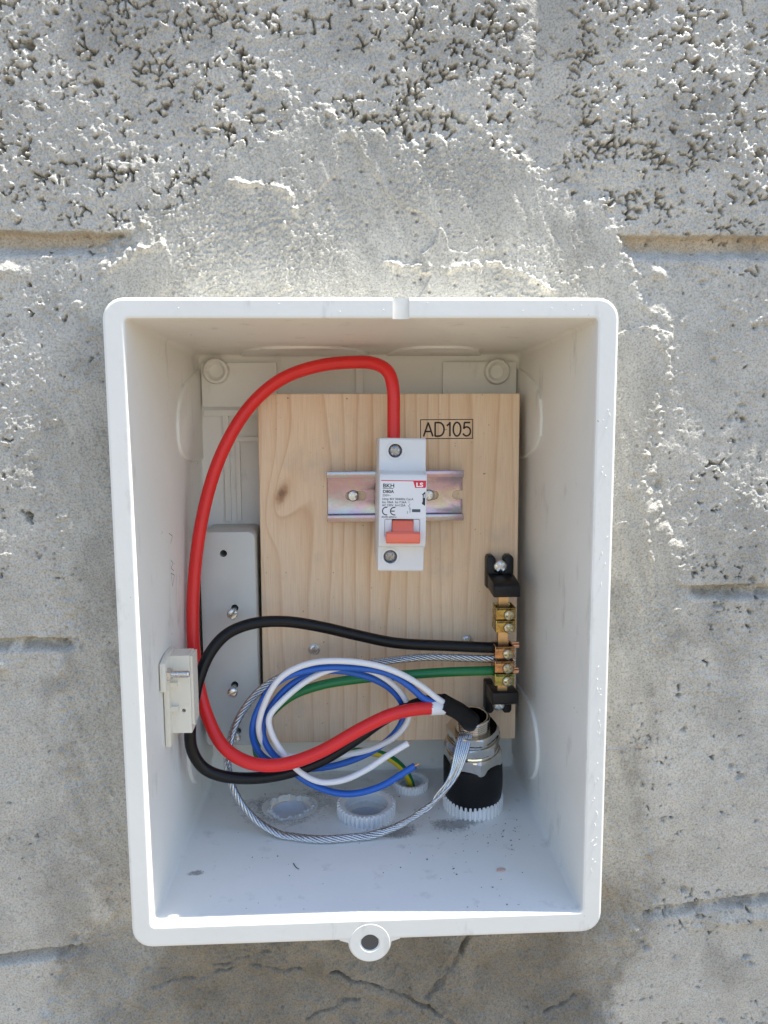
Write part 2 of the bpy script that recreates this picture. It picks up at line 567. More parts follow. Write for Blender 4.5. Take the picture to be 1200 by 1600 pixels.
def worley(x, z, size, seed, jit=0.9):
    gx, gz = x / size, z / size
    ix, iz = np.floor(gx), np.floor(gz)
    f1 = np.full(x.shape, 9.0)
    f2 = np.full(x.shape, 9.0)
    idv = np.zeros(x.shape)
    cx, cz = np.zeros(x.shape), np.zeros(x.shape)
    for dx in (-1, 0, 1):
        for dz in (-1, 0, 1):
            jx, jz = ix + dx, iz + dz
            px = jx + 0.5 + jit * (hash2(jx, jz, seed) - 0.5)
            pz = jz + 0.5 + jit * (hash2(jx, jz, seed + 1) - 0.5)
            d = np.hypot(gx - px, gz - pz)
            near = d < f1
            f2 = np.where(near, f1, np.minimum(f2, d))
            idv = np.where(near, hash2(jx, jz, seed + 2), idv)
            cx, cz = np.where(near, px * size, cx), np.where(near, pz * size, cz)
            f1 = np.where(near, d, f1)
    return f1, f2, idv, cx, cz

def sstep(a, b, v):
    t = np.clip((v - a) / (b - a), 0, 1)
    return t * t * (3 - 2 * t)

def poly_sd(x, z, poly):
    """signed distance to polygon, positive inside"""
    n = len(poly)
    d = np.full(x.shape, 1e9)
    inside = np.zeros(x.shape, bool)
    for i in range(n):
        (x0, z0), (x1, z1) = poly[i], poly[(i + 1) % n]
        ex, ez = x1 - x0, z1 - z0
        t = np.clip(((x - x0) * ex + (z - z0) * ez) / (ex * ex + ez * ez), 0, 1)
        d = np.minimum(d, np.hypot(x - x0 - t * ex, z - z0 - t * ez))
        cond = ((z0 > z) != (z1 > z)) & (x < (x1 - x0) * (z - z0) / (z1 - z0 + 1e-12) + x0)
        inside ^= cond
    return np.where(inside, d, -d)

def line_d(x, z, pts):
    d = np.full(x.shape, 1e9)
    for (x0, z0), (x1, z1) in zip(pts, pts[1:]):
        ex, ez = x1 - x0, z1 - z0
        t = np.clip(((x - x0) * ex + (z - z0) * ez) / (ex * ex + ez * ez), 0, 1)
        d = np.minimum(d, np.hypot(x - x0 - t * ex, z - z0 - t * ez))
    return d

def pw(*pts):
    return [(p[0], p[2]) for p in pts]

def axis_steps(lo, hi, step, far_lo, far_hi):
    mid = np.arange(lo, hi + step * 0.5, step)
    def outward(start, end, sgn):
        out, s, p = [], step, start
        while (p - end) * sgn < 0:
            s = min(s * 1.12, 14.0)
            p += sgn * s
            out.append(p)
        return out
    return np.array(outward(lo, far_lo, -1)[::-1] + list(mid) + outward(hi, far_hi, 1))

BOX_RECT = (-123.0, 123.0, -166.5, 168.8)         # hole in the wall for the box, tight to its body

def build_wall():
    root = thing("block_wall", "grey rough concrete block wall with smeared cement render round the electrical box", "wall")
    xs = axis_steps(-234, 266, 0.68, -820, 850)
    zs = axis_steps(-284, 350, 0.68, -720, 760)
    X, Z = np.meshgrid(xs, zs)
    X = X.astype(float)
    Z = Z.astype(float)
    wx = X + fbm(X, Z, 22, 3, 3) * 7
    wz = Z + fbm(X, Z, 22, 3, 5) * 7
    # --- blocks and joints
    left = X < 0
    zj = np.where(left[None], 0, 0)[0] * 0.0
    joints_l = [615.0, 415.0, 214.0, -12.0, -213.0, -413.0, -613.0]
    joints_r = [616.0, 416.0, 213.5, 13.5, -196.0, -396.0, -596.0]
    tilt = np.where(Z < -100, X * 0.055, 0)          # the low joint climbs a little to the right
    zz = Z - np.clip((-Z - 60) / 140, 0, 1) * (X - np.where(left, -190, 220)) * 0.085
    row = np.zeros(X.shape, int)
    dj = np.full(X.shape, 1e9)
    for jl, jr in zip(joints_l, joints_r):
        jz = np.where(left, jl, jr)
        row += (zz < jz)
        dj = np.where(np.abs(zz - jz) < np.abs(dj), zz - jz, dj)
    # vertical joints: alternate rows, the one in view sits over the box to the right
    off = np.where(row % 2 == 0, 103.0, -97.0)
    colf = (X - off) / 400.0
    coli = np.floor(colf + 0.0)
    dv = (colf - np.round(colf)) * 400.0
    # --- render patch round the box
    patch_poly = pw((-149.7, 41.0, 150.4), (-183.1, 41.0, 122.2), (-181.1, 41.0, 64.1), (-171.7, 41.0, 3.9), (-180.7, 41.0, -57.9), (-179.0, 41.0, -130.2), (-158.8, 41.0, -184.8), (-183.2, 41.0, -209.3), (-205.3, 41.0, -255.7), (-216.2, 41.0, -308.1),
                    (180.7, 41.0, -327.7), (157.7, 41.0, -271.7), (173.0, 41.0, -227.7), (186.2, 41.0, -193.1), (177.8, 41.0, -132.8), (168.2, 41.0, -90.8), (171.2, 41.0, -62.2), (188.0, 41.0, -34.3), (198.6, 41.0, -2.6), (187.1, 41.0, 36.8), (166.4, 41.0, 75.3), (175.9, 41.0, 127.6), (187.3, 41.0, 171.3),
                    (158.3, 41.0, 196.3), (142.5, 41.0, 231.4), (116.7, 41.0, 241.6), (90.9, 41.0, 263.7), (62.2, 41.0, 276.9), (33.8, 41.0, 264.8), (-1.5, 41.0, 277.9), (-29.3, 41.0, 290.9), (-57.5, 41.0, 270.7), (-82.3, 41.0, 257.1), (-93.3, 41.0, 240.3), (-121.5, 41.0, 230.0), (-147.3, 41.0, 199.2), (-158.8, 41.0, 178.4))
    sd = poly_sd(wx, wz, patch_poly) + fbm(X, Z, 16, 3, 21) * 5
    P = sstep(-5.0, 6.0, sd + fbm(X, Z, 5, 3, 23, 0.7) * 6)
    # --- roughness of the block faces by place
    Rg = np.full(X.shape, 0.55)
    top = sstep(205, 240, Z)
    Rg = Rg * (1 - top) + top * np.where(X < 100, 1.0, 1.0)
    midleft = (X < -100) & (Z < 214) & (Z > -12)
    Rg = np.where(midleft, 0.55, Rg)
    lowleft = (X < -100) & (Z < -12)
    Rg = np.where(lowleft, 0.30, Rg)
    lowright = (X > 100) & (Z < 13)
    Rg = np.where(lowright, 0.60, Rg)
    midright = (X > 100) & (Z < 213) & (Z >= 13)
    Rg = np.where(midright, 0.38 + 0.25 * sstep(150, 60, Z), Rg)
    # --- crevices between aggregate grains
    qx = X + fbm(X, Z, 12, 4, 31, 0.5) * 3.4
    qz = Z + fbm(X, Z, 12, 4, 33, 0.5) * 3.4
    f1, f2, idv, _, _ = worley(qx, qz * 1.1, 4.9, 40, 1.0)
    edge = f2 - f1
    g1 = fbm(X, Z, 34, 3, 50)
    g2 = fbm(X, Z, 7.5, 3, 52, 0.65)
    g3 = fbm(X, Z, 3.4, 2, 53)
    gate = sstep(0.25, 0.40, g1 * 0.30 + g2 * 0.85 + g3 * 0.35 + (Rg - 0.92) * 0.75)
    H = np.zeros(X.shape)
    grain = (1 - np.clip(f1, 0, 1) ** 2) * (0.4 + 1.2 * (idv - 0.5))
    loose = sstep(-0.3, 0.4, g1 * 0.6 + g2 * 0.4 + (Rg - 0.85))
    H += grain * 0.75 * loose * np.clip(Rg * 1.1 - 0.05, 0, 1)
    wdt = 0.06 + 0.15 * np.clip(g3 + 0.3, 0, 1)
    H -= gate * (1 - sstep(0.0, 1.0, edge / wdt)) * (4.0 + 5.5 * Rg)
    F1, F2, IDB, _, _ = worley(qx * 0.95 + qz * 0.2, qz * 1.45, 9.5, 60, 1.0)
    gateb = sstep(0.32, 0.44, fbm(X, Z, 8, 3, 62, 0.6) * 1.0 + g1 * 0.2 + (Rg - 0.88) * 0.7)
    H -= gateb * (1 - sstep(0.0, 0.14, F2 - F1)) * 9.0
    popout = (IDB > 0.9)
    H -= sstep(0.05, 0.3, g2 + 0.1) * np.where(popout, np.clip(0.34 - F1, 0, 1) * 20.0, 0) * Rg * (Rg > 0.3)
    # small round pores between the cracks
    p1, _, pid, _, _ = worley(X, Z, 3.6, 66, 1.0)
    H -= np.where(pid > 0.80, np.clip(0.30 - p1, 0, 1) * 14.0, 0) * sstep(-0.1, 0.3, g1 + g2 * 0.5) * np.clip(Rg, 0, 1)
    H += fbm(X, Z, 60, 3, 70) * 1.3 + fbm(X, Z, 12, 3, 72) * 0.45
    spk = sstep(-0.2, 0.3, fbm(X, Z, 34, 3, 74))
    spk = spk * (0.3 + 0.7 * Rg) * np.where(Z < -60, 0.3, 1.0)
    spk = np.maximum(spk, 0.55 * sstep(205, 240, Z))
    sand = rng.standard_normal(X.shape)
    sand = (sand + np.roll(sand, 1, 0) + np.roll(sand, 1, 1) + np.roll(np.roll(sand, 1, 0), 1, 1)) * 0.5
    H += (fbm(X, Z, 2.8, 2, 76, 0.8)) * (0.18 + 0.85 * spk) + sand * (0.04 + 0.17 * spk)
    # vertical mortar smear above the box (wide, smooth, slightly proud)
    vj = np.exp(-(dv / 9.0) ** 2)
    vis_v = np.exp(-(dv / 15.0) ** 4)
    H = H * (1 - 0.8 * vis_v) - vj * 1.8 + vis_v * 0.5
    # horizontal joints: raked groove
    jn = dj + fbm(X, Z, 20, 4, 80, 0.65) * 1.9
    ks = np.where(Z < 100, 2.3, 1.0)                 # lower joints are nearly smeared shut
    jg = np.where(jn > 0, 1 - sstep(3.6, 5.2, np.abs(jn) * ks), 1 - sstep(2.0, 10.0, np.abs(jn) * (1 + (ks - 1) * 0.25)))
    jg = jg * np.where(ks > 1, 0.35 + 0.65 * sstep(-0.25, 0.25, fbm(X, Z, 16, 3, 83, 0.6)), 1.0)
    H = H * (1 - 0.6 * jg) - jg * (6.5 + np.where(ks > 1, 2.5, 0) + 1.4 * fbm(X, Z, 6, 3, 82, 0.7))
    # spilled mortar lip just below the joints
    lip = np.exp(-((jn + 15) / 4.0) ** 2) * sstep(0.0, 0.4, fbm(X, Z, 24, 3, 84))
    H += lip * 2.2
    # --- render: trowelled facets with fine sand
    a1, a2, ida, cx, cz = worley(X + fbm(X, Z, 40, 3, 90) * 20, Z * 0.8 + fbm(X, Z, 40, 3, 92) * 20, 62, 94)
    slx = (hash2(np.round(cx), np.round(cz), 96) - 0.5) * 0.022
    slz = (hash2(np.round(cx), np.round(cz), 97) - 0.5) * 0.03
    facet = (X - cx) * slx + (Z * 0.8 - cz) * slz + (ida - 0.5) * 0.5
    ridge = np.exp(-((a2 - a1) / 0.022) ** 2) * sstep(0.1, 0.5, fbm(X, Z, 30, 2, 98)) * 0.9
    sand_amt = 0.07 + 0.22 * sstep(-0.1, 0.4, fbm(X, Z, 45, 2, 100)) * np.where(Z < -120, 0.6, 1)
    HP = 0.9 + facet * 0.9 + ridge * 0.7 + fbm(X, Z, 90, 2, 102) * 1.6 + fbm(X, Z, 20, 3, 104, 0.5) * 0.25 + sand * sand_amt
    # lumpy rough edge of the render
    rim = np.exp(-(sd / 7.0) ** 2)
    HP += rim * (fbm(X, Z, 5, 3, 106, 0.7) * 1.7)
    # gritty, dragged bands in the lower render
    grit = sstep(0.0, 0.35, fbm(X * 1.6, Z * 0.7, 28, 3, 107)) * sstep(60, -60, Z)
    HP += grit * (fbm(X, Z, 3.2, 3, 108, 0.75) * 1.1 + sand * 0.12)
    drag = fbm(X + Z * 0.35, Z * 0.2, 6.0, 4, 109, 0.65)
    HP += drag * 0.6 * sstep(-0.2, 0.4, fbm(X, Z, 50, 2, 116))
    HP -= np.where(pid > 0.93, np.clip(0.30 - p1, 0, 1) * 9.0, 0) * sstep(0.0, 0.4, g1)
    # cracks and gouges under the box
    for pts, wdt, dep in (
        (pw((-22.6, 41.0, -235.2), (5.4, 41.0, -243.8), (25.6, 41.0, -254.8), (46.0, 41.0, -269.0), (66.7, 41.0, -285.7)), 2.6, 7.5),
        (pw((64.1, 41.0, -214.7), (50.0, 41.0, -238.2), (38.7, 41.0, -254.0)), 4.2, 8.0),
        (pw((-6.8, 41.0, -253.4), (-23.0, 41.0, -259.3), (-39.2, 41.0, -267.5)), 2.0, 5.0),
        (pw((-135.9, 41.0, -239.2), (-106.2, 41.0, -236.1), (-78.3, 41.0, -226.4), (-42.6, 41.0, -234.3)), 1.9, 4.0),
        (pw((134.5, 41.0, -259.5), (116.1, 41.0, -269.9)), 1.9, 4.0),
        (pw((-98.1, 41.0, -227.7), (-62.2, 41.0, -218.4)), 1.8, 3.5)):
        d = line_d(X + fbm(X, Z, 9, 2, 110) * 2.5, Z + fbm(X, Z, 9, 2, 112) * 2.5, pts)
        HP -= dep * np.exp(-(d / (wdt * 0.4)) ** 2) * (0.7 + 0.8 * fbm(X, Z, 6, 2, 113))
        HP += 0.5 * np.exp(-((d - wdt * 2.2) / (wdt * 0.8)) ** 2)
    low = sstep(-175, -195, Z)
    HP += low * (fbm(X, Z, 36, 4, 114, 0.6) * 6.0 + fbm(X, Z, 5, 3, 115, 0.7) * 1.2 + sand * 0.10)
    # white crumbly ridges of render above the box
    for pts, wdt, hgt in (
        (pw((12.1, 41.0, 201.3), (44.6, 41.0, 197.9), (77.3, 41.0, 202.5), (95.7, 41.0, 192.7), (112.5, 41.0, 183.8)), 1.5, 2.0),
        (pw((116.0, 41.0, 189.2), (121.3, 41.0, 198.0), (137.9, 41.0, 199.8)), 1.4, 1.8),
        (pw((-75.7, 41.0, 245.4), (-40.7, 41.0, 241.6), (-35.6, 41.0, 233.8), (-41.8, 41.0, 221.8)), 1.6, 1.7),
        (pw((-143.9, 41.0, 197.5), (-124.2, 41.0, 207.8), (-110.0, 41.0, 213.0), (-119.0, 41.0, 223.2)), 2.2, 2.4),
        (pw((-151.9, 41.0, 107.6), (-164.1, 41.0, 78.6), (-173.8, 41.0, 52.9)), 1.2, 1.0),
        (pw((-179.6, 41.0, 181.9), (-177.9, 41.0, 150.5), (-174.4, 41.0, 118.6), (-174.2, 41.0, 78.7), (-173.8, 41.0, 52.9)), 3.0, 1.6),
        (pw((158.8, 41.0, 182.1), (176.9, 41.0, 149.6), (172.3, 41.0, 120.2), (185.0, 41.0, 90.3), (192.0, 41.0, 59.8)), 2.6, 1.5),
        (pw((-150.1, 41.0, 178.4), (-169.7, 41.0, 171.5), (-177.9, 41.0, 150.5)), 1.3, 1.3),
        (pw((162.9, 41.0, 64.0), (171.9, 41.0, 29.2), (176.8, 41.0, 1.8)), 1.5, 1.3)):
        d = line_d(X + fbm(X, Z, 7, 2, 120) * 3, Z + fbm(X, Z, 7, 2, 122) * 3, pts)
        HP += hgt * np.exp(-(d / wdt) ** 2) * np.clip(0.45 + 1.3 * fbm(X, Z, 4.5, 3, 124, 0.7), 0, 1.5)
    jopen = sstep(3, -6, sd)
    Hb = H
    Hall = Hb * (1 - P) + np.maximum(HP, Hb * 0.25 + HP * 0.75) * P
    # the lower half of the wall leans back by about a degree and a half, away from the high sun
    Hall -= np.clip(40 - Z, 0, None) * 0.034
    Y = WALL_Y - Hall
    # --- vertex colours by region, warm bounce painted into the joints
    tint = np.empty(X.shape + (3,))
    mot = fbm(X, Z, 50, 4, 130)[..., None]
    blockc = np.array([0.465, 0.445, 0.397]) * (1 + 0.12 * mot)
    blockc = blockc * (1 + 0.10 * fbm(X, Z, 8, 3, 131)[..., None])
    rendc = np.array([0.428, 0.409, 0.36]) * (1 + 0.14 * mot + 0.06 * fbm(X, Z, 15, 3, 133)[..., None])
    rendc = rendc * (1 + 0.16 * drag[..., None])
    lowc = np.array([0.215, 0.19, 0.15]) * (1 + 0.3 * fbm(X, Z, 30, 4, 134)[..., None])  # much darker brown, mixed into the render below the box
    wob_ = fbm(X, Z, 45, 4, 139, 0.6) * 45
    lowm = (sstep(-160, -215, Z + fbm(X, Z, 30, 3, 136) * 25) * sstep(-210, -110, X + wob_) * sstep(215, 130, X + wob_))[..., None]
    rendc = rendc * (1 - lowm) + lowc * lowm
    mort_bouncec = np.array([0.45, 0.375, 0.28]) * (1 + 0.12 * fbm(X, Z, 10, 3, 137)[..., None])  # mortar tan, with warm ground bounce painted into the groove's upper part
    damp = sstep(0.15, 0.55, fbm(X, Z * 0.7, 38, 4, 138))[..., None] * 0.20
    Pm = P[..., None]
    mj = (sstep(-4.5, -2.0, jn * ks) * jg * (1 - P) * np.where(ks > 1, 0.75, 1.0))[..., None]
    vm = (vis_v * (1 - P) * 0.6)[..., None]
    tint = blockc * (1 - vm) + np.array([0.43, 0.405, 0.355]) * vm
    tint = tint * (1 - mj) + mort_bouncec * mj
    tint = tint * (1 - Pm) + rendc * Pm
    stain = (np.exp(-(sd / 10.0) ** 2) * sstep(-0.25, 0.35, fbm(X, Z, 18, 4, 141, 0.6)) * sstep(60, -40, Z) * 0.22)[..., None]
    tint = np.clip(tint * (1 - damp) * (1 - stain * np.array([0.9, 1.0, 1.1])), 0.02, 0.8)
    # --- faces, labelled by the piece they belong to
    nz, nx = X.shape
    ci = lambda A: (A[:-1, :-1] + A[1:, 1:]) * 0.5
    xc, zc = ci(X), ci(Z)
    lab = np.where(ci(P) > 0.5, 1, 0)
    mort = (np.abs(ci(jn)) < 5.0) | ((np.abs(ci(dv)) < 7.0))
    lab = np.where((lab == 0) & mort, 2, lab)
    bid = 10 + row[:-1, :-1] * 16 + (coli[:-1, :-1].astype(int) + 5)
    lab = np.where(lab == 0, bid, lab)
    x0, x1, z0, z1 = BOX_RECT
    lab = np.where((xc > x0) & (xc < x1) & (zc > z0) & (zc < z1), -1, lab)
    idx = np.arange(nz * nx).reshape(nz, nx)
    quads = np.stack([idx[:-1, :-1], idx[:-1, 1:], idx[1:, 1:], idx[1:, :-1]], -1).reshape(-1, 4)
    lab = lab.reshape(-1)
    V = np.stack([X, Y, Z], -1).reshape(-1, 3) * MM
    T = np.concatenate([tint.reshape(-1, 3), np.ones((nz * nx, 1))], 1).astype(np.float32)
    for k in np.unique(lab):
        if k < 0:
            continue
        fq = quads[lab == k]
        used, inv = np.unique(fq, return_inverse=True)
        fq = inv.reshape(-1, 4).astype(np.int32)
        name = {1: "cement_render", 2: "mortar"}.get(int(k), "concrete_block")
        me = bpy.data.meshes.new(name)
        me.vertices.add(len(used))
        me.vertices.foreach_set("co", V[used].astype(np.float32).ravel())
        me.loops.add(fq.size)
        me.loops.foreach_set("vertex_index", fq.ravel())
        me.polygons.add(len(fq))
        me.polygons.foreach_set("loop_start", np.arange(0, fq.size, 4, dtype=np.int32))
        me.polygons.foreach_set("loop_total", np.full(len(fq), 4, dtype=np.int32))
        me.polygons.foreach_set("use_smooth", np.ones(len(fq), dtype=bool))
        me.update(calc_edges=True)
        ca = me.color_attributes.new("tint", 'FLOAT_COLOR', 'POINT')
        ca.data.foreach_set("color", T[used].ravel())
        me.materials.append(M_CONC)
        link(bpy.data.objects.new(name, me), root)
    return root

build_wall()

# ================================================================= ELECTRICAL BOX
def rrect(x0, x1, z0, z1, r, seg=6):
    pts = []
    for cx, cz, a0 in ((x1 - r, z1 - r, 0), (x0 + r, z1 - r, 90), (x0 + r, z0 + r, 180), (x1 - r, z0 + r, 270)):
        for i in range(seg + 1):
            a = math.radians(a0 + 90 * i / seg)
            pts.append((cx + r * math.cos(a), cz + r * math.sin(a)))
    return pts

FX, FT, FB = 121.7, 167.2, -165.0           # opening, half width, top, bottom
BX, BT, BB, BY = 116.6, 162.6, -154.4, 163.6  # back wall
def floor_z(y): return FB + (BB - FB) * y / BY
def ceil_z(y): return FT + (BT - FT) * y / BY
def side_x(y): return FX + (BX - FX) * y / BY

def bool_cut(o, cutters):
    for c in cutters:
        md = o.modifiers.new("cut", 'BOOLEAN')
        md.object = c
        md.operation = 'DIFFERENCE'
        md.solver = 'EXACT'
    dg = bpy.context.evaluated_depsgraph_get()
    dg.update()
    me = bpy.data.meshes.new_from_object(o.evaluated_get(dg))
    o.modifiers.clear()
    old = o.data
    o.data = me
    me.name = old.name
    bpy.data.meshes.remove(old)
    for c in cutters:
        cm = c.data
        bpy.data.objects.remove(c)
        bpy.data.meshes.remove(cm)

HOLE_RAG = (-53.5, 117.0, 15.5)
HOLE_MED = (0.5, 107.0, 14.0)
HOLE_SML = (34.0, 140.0, 9.0)
HOLE_GLD = (76.5, 113.0, 17.0)

def rag_r(a, j=0):
    return 1 + 0.06 * math.sin(3 * a + 1) + 0.05 * math.sin(7 * a + 2) + 0.035 * math.sin(13 * a) + 0.03 * math.sin(23 * a + 1.3)

def screw_parts(parent, loc, zdir, r, h, mat, name="screw", cross=True, dome=0.55, stem=0.0, xh=(1, 0, 0), slot_angle=0.0):
    """pan head with a real cross recess or slot; loc = underside of head"""
    fr = frame_to(loc, zdir, xh)
    prof = [(r, 0), (r, h * (1 - dome))]
    for i in range(1, 5):
        t = i / 5 * math.pi / 2
        prof.append((r * math.cos(t) * 0.98 + 0.0, h * (1 - dome) + h * dome * math.sin(t)))
    prof.append((r * 0.12, h))
    if stem:
        prof = [(r * 0.45, -stem), (r * 0.45, 0)] + prof
    o = lathe_obj(name, prof, mat, parent, 20, fr)
    s = 0.40 * r
    L = r * 0.78 if cross else r * 1.2
    cut = box_bm(-L, L, -s / 2, s / 2, h * 0.15, h * 2)
    rot = Matrix.Rotation(slot_angle, 4, 'Z')
    bmesh.ops.transform(cut, matrix=fr @ rot, verts=cut.verts)
    cutters = [bm_obj("cutter", cut, mat)]
    if cross:
        c2 = box_bm(-s / 2, s / 2, -L, L, h * 0.15, h * 2)
        bmesh.ops.transform(c2, matrix=fr @ rot, verts=c2.verts)
        cutters.append(bm_obj("cutter", c2, mat))
    bool_cut(o, cutters)
    return o

def build_box():
    root = thing("electrical_box", "open off-white plastic electrical box set deep in the block wall", "electrical box")
    ox, ot, ob = 133.0, 177.75, -177.75
    loops = []
    def L(y, x0, x1, z0, z1, r):
        loops.append([(p[0], y, p[1]) for p in rrect(x0, x1, z0, z1, r)])
    L(168.5, -121, 121, -160, 168, 6)
    L(20, -126, 126, -171, 172, 8)
    L(16, -132.6, 132.6, ob + .4, ot - .4, 11)
    L(1.6, -ox, ox, ob, ot, 11)
    L(0.5, -ox + .45, ox - .45, ob + .45, ot - .45, 10.6)
    L(0.0, -ox + 1.5, ox - 1.5, ob + 1.5, ot - 1.5, 9.6)
    L(0.0, -ox + 1.7, ox - 1.7, ob + 1.7, ot - 1.7, 9.4)
    L(0.0, -FX - 1.5, FX + 1.5, FB - 1.5, FT + 1.5, 3.6)
    L(0.0, -FX - 1.3, FX + 1.3, FB - 1.3, FT + 1.3, 3.4)
    L(0.4, -FX - .4, FX + .4, FB - .4, FT + .4, 2.6)
    L(1.5, -FX, FX, FB, FT, 2.2)
    L(1.8, -side_x(1.8), side_x(1.8), floor_z(1.8), ceil_z(1.8), 2.2)
    yb = BY - 4.4
    L(yb, -side_x(yb), side_x(yb), floor_z(yb), ceil_z(yb), 4)
    yb = BY - 4
    L(yb, -side_x(yb), side_x(yb), floor_z(yb), ceil_z(yb), 4)
    L(BY - 1.2, -BX + 1.0, BX - 1.0, BB + 1.0, BT - 1.0, 4)
    L(BY, -BX + 3.5, BX - 3.5, BB + 3.5, BT - 3.5, 3)
    bm = bmesh.new()
    V = [[bm.verts.new(p) for p in lp] for lp in loops]
    n = len(V[0])
    for a, b in zip(V, V[1:]):
        for i in range(n):
            bm.faces.new((a[i], a[(i + 1) % n], b[(i + 1) % n], b[i]))
    bm.faces.new(V[0])
    bm.faces.new(V[-1])
    body = bm_obj("body", bm, M_BOX, root, mm=True)
    cut = []
    # notch moulded across the top rim
    nb = prism_bm([(14.6, 163.0), (23.2, 163.0), (23.2, 179), (14.6, 179)], 'y', -1, 2.6)
    cut.append(bm_obj("cutter", nb, M_BOX))
    for (hx, hy, hr), fn in ((HOLE_RAG, rag_r), (HOLE_MED, None), (HOLE_SML, None), (HOLE_GLD, None)):
        vs, fs = lathe([(hr, -14), (hr, 14)], 64, Matrix.Translation((hx, hy, floor_z(hy))), fn)
        c = mesh_obj("cutter", vs, fs, M_BOX)
        cut.append(c)
    vs, fs = lathe([(5.0, -3), (5.0, 40)], 40, frame_to(((0.0, 0.0, -179.4)[0], 0, (0.0, 0.0, -179.4)[2]), (0, 1, 0)))
    cut.append(mesh_obj("cutter", vs, fs, M_BOX))
    bool_cut(body, cut)
    for p in body.data.polygons:
        p.use_smooth = True
    body.data.set_sharp_from_angle(angle=math.radians(28))
    # mounting lug under the bottom rim
    seg = 40
    vs, fs = [], []
    R0, r0 = 12.2, 5.0
    cx, cz = (0.0, 0.0, -179.4)[0], (0.0, 0.0, -179.4)[2]
    prof = [(R0, 24.0), (R0, 1.0), (R0 - 1.0, 0.0), (r0 + 0.7, 0.0), (r0, 0.9), (r0, 22.0), (0.0, 22.5)]
    lathe_obj("mounting_lug", [(r, -y) for r, y in prof], M_BOX, root, 40, Matrix.Translation((cx, -0.15, cz)) @ Matrix.Rotation(math.radians(90), 4, 'X'))
    lathe_obj("lug_hole_shade", [(4.96, -0.9), (4.3, -1.1), (4.2, -12), (0.0, -12.5)], M_HOLESHADE, root, 32, Matrix.Translation((cx, -0.15, cz)) @ Matrix.Rotation(math.radians(90), 4, 'X'))  # dark liner added so the lug hole reads as shaded
    for sg in (-1, 1):
        web = [(cx + sg * 18, ob + 3), (cx + sg * 17, ob - 0.1), (cx + sg * 12.4, ob - 1.6), (cx + sg * 11.0, ob - 4.5), (cx + sg * 9.5, ob - 4.5), (cx + sg * 9.5, ob + 3)]
        bm_obj("lug_web", prism_bm(web, 'y', 0.5, 14), M_BOX, root)
    # knockout discs moulded proud on the side walls and ceiling
    def side_ko(sgn, poly, nm="knockout"):
        bm = bmesh.new()
        A = [bm.verts.new((sgn * (side_x(y) + 0.5), y, z)) for y, z in poly]
        cy = sum(p[0] for p in poly) / len(poly); cz_ = sum(p[1] for p in poly) / len(poly)
        Bv = [bm.verts.new((sgn * (side_x(y) - 1.5), cy + (y - cy) * 0.985, cz_ + (z - cz_) * 0.985)) for y, z in poly]
        C = [bm.verts.new((sgn * (side_x(y) - 2.0), cy + (y - cy) * 0.955, cz_ + (z - cz_) * 0.955)) for y, z in poly]
        m = len(poly)
        for a, b in ((A, Bv), (Bv, C)):
            for i in range(m):
                bm.faces.new((a[i], a[(i + 1) % m], b[(i + 1) % m], b[i]))
        bm.faces.new(C)
        bm.faces.new(A)
        bm_obj(nm, bm, M_BOX, root, smooth_angle=30)
    def rounded(cy, cz, ry, rz, flat_top=None, ymax=164.5):
        pts = []
        for i in range(29):
            a = math.pi / 2 + math.pi * i / 28
            y, z = cy + ry * math.cos(a), cz + rz * math.sin(a)
            pts.append((y, z))
        return [(ymax, cz + rz)] + pts + [(ymax, cz - rz)]
    side_ko(-1, [(164.5, 153), (160, 152), (113, 138), (100, 124), (96.5, 112), (97, 103), (101, 96), (108, 91.5), (118, 88.5), (135, 87), (164.5, 87)])
    side_ko(1, [(164.5, 153), (160, 152), (116, 140), (103, 128), (99.5, 116), (101, 104), (108, 97), (119, 93), (135, 88), (164.5, 85)])
    side_ko(1, rounded(128, -113, 35, 30))
    side_ko(-1, rounded(126, -106, 35, 33))
    for x0, x1 in ((-86, 7), (19, 88)):
        c_, w = (x0 + x1) / 2, (x1 - x0) / 2
        poly = [(x0, 164.5), (x0, 160)]
        poly += [(c_ - w * 0.80 + 0.0, 131), (c_ - w * 0.55, 121), (c_ - w * 0.3, 118), (c_, 117), (c_ + w * 0.3, 118), (c_ + w * 0.55, 121), (c_ + w * 0.80, 131)]
        poly += [(x1, 160), (x1, 164.5)]
        bm = bmesh.new()
        A = [bm.verts.new((x, y, ceil_z(y) + 0.5)) for x, y in poly]
        Bv = [bm.verts.new((c_ + (x - c_) * .985, y + 0.5, ceil_z(y) - 1.5)) for x, y in poly]
        C = [bm.verts.new((c_ + (x - c_) * .955, y + 2, ceil_z(y) - 2.0)) for x, y in poly]
        m = len(poly)
        for a, b in ((A, Bv), (Bv, C)):
            for i in range(m):
                bm.faces.new((a[i], a[(i + 1) % m], b[(i + 1) % m], b[i]))
        bm.faces.new(C); bm.faces.new(A)
        bm_obj("knockout", bm, M_BOX, root, smooth_angle=30)
    # corner screw bosses
    for sx, (bx_, bz_) in ((-1, (-102.9, 150.2)), (1, (99.1, 149.1))):
        fr = frame_to((bx_, BY + 1, bz_), (0, -1, 0))
        lathe_obj("corner_boss", [(9.6, 0), (9.2, 7), (8.4, 8.6), (7.2, 8.8), (6.2, 8.0), (5.2, 5.0), (4.6, 4.5), (0.0, 4.4)], M_BOX, root, 36, fr)
    # moulded frames on the back wall
    for x0, x1, z0, z1, t in ((-113.5, -60, 125, 156, 3.4), (60, 113.5, 125, 156, 3.4)):
        bm_obj("back_pad", box_bm(x0, x1, BY - t, BY + 1, z0, z1), M_BOX, root, bevel=1.2, smooth_angle=40)
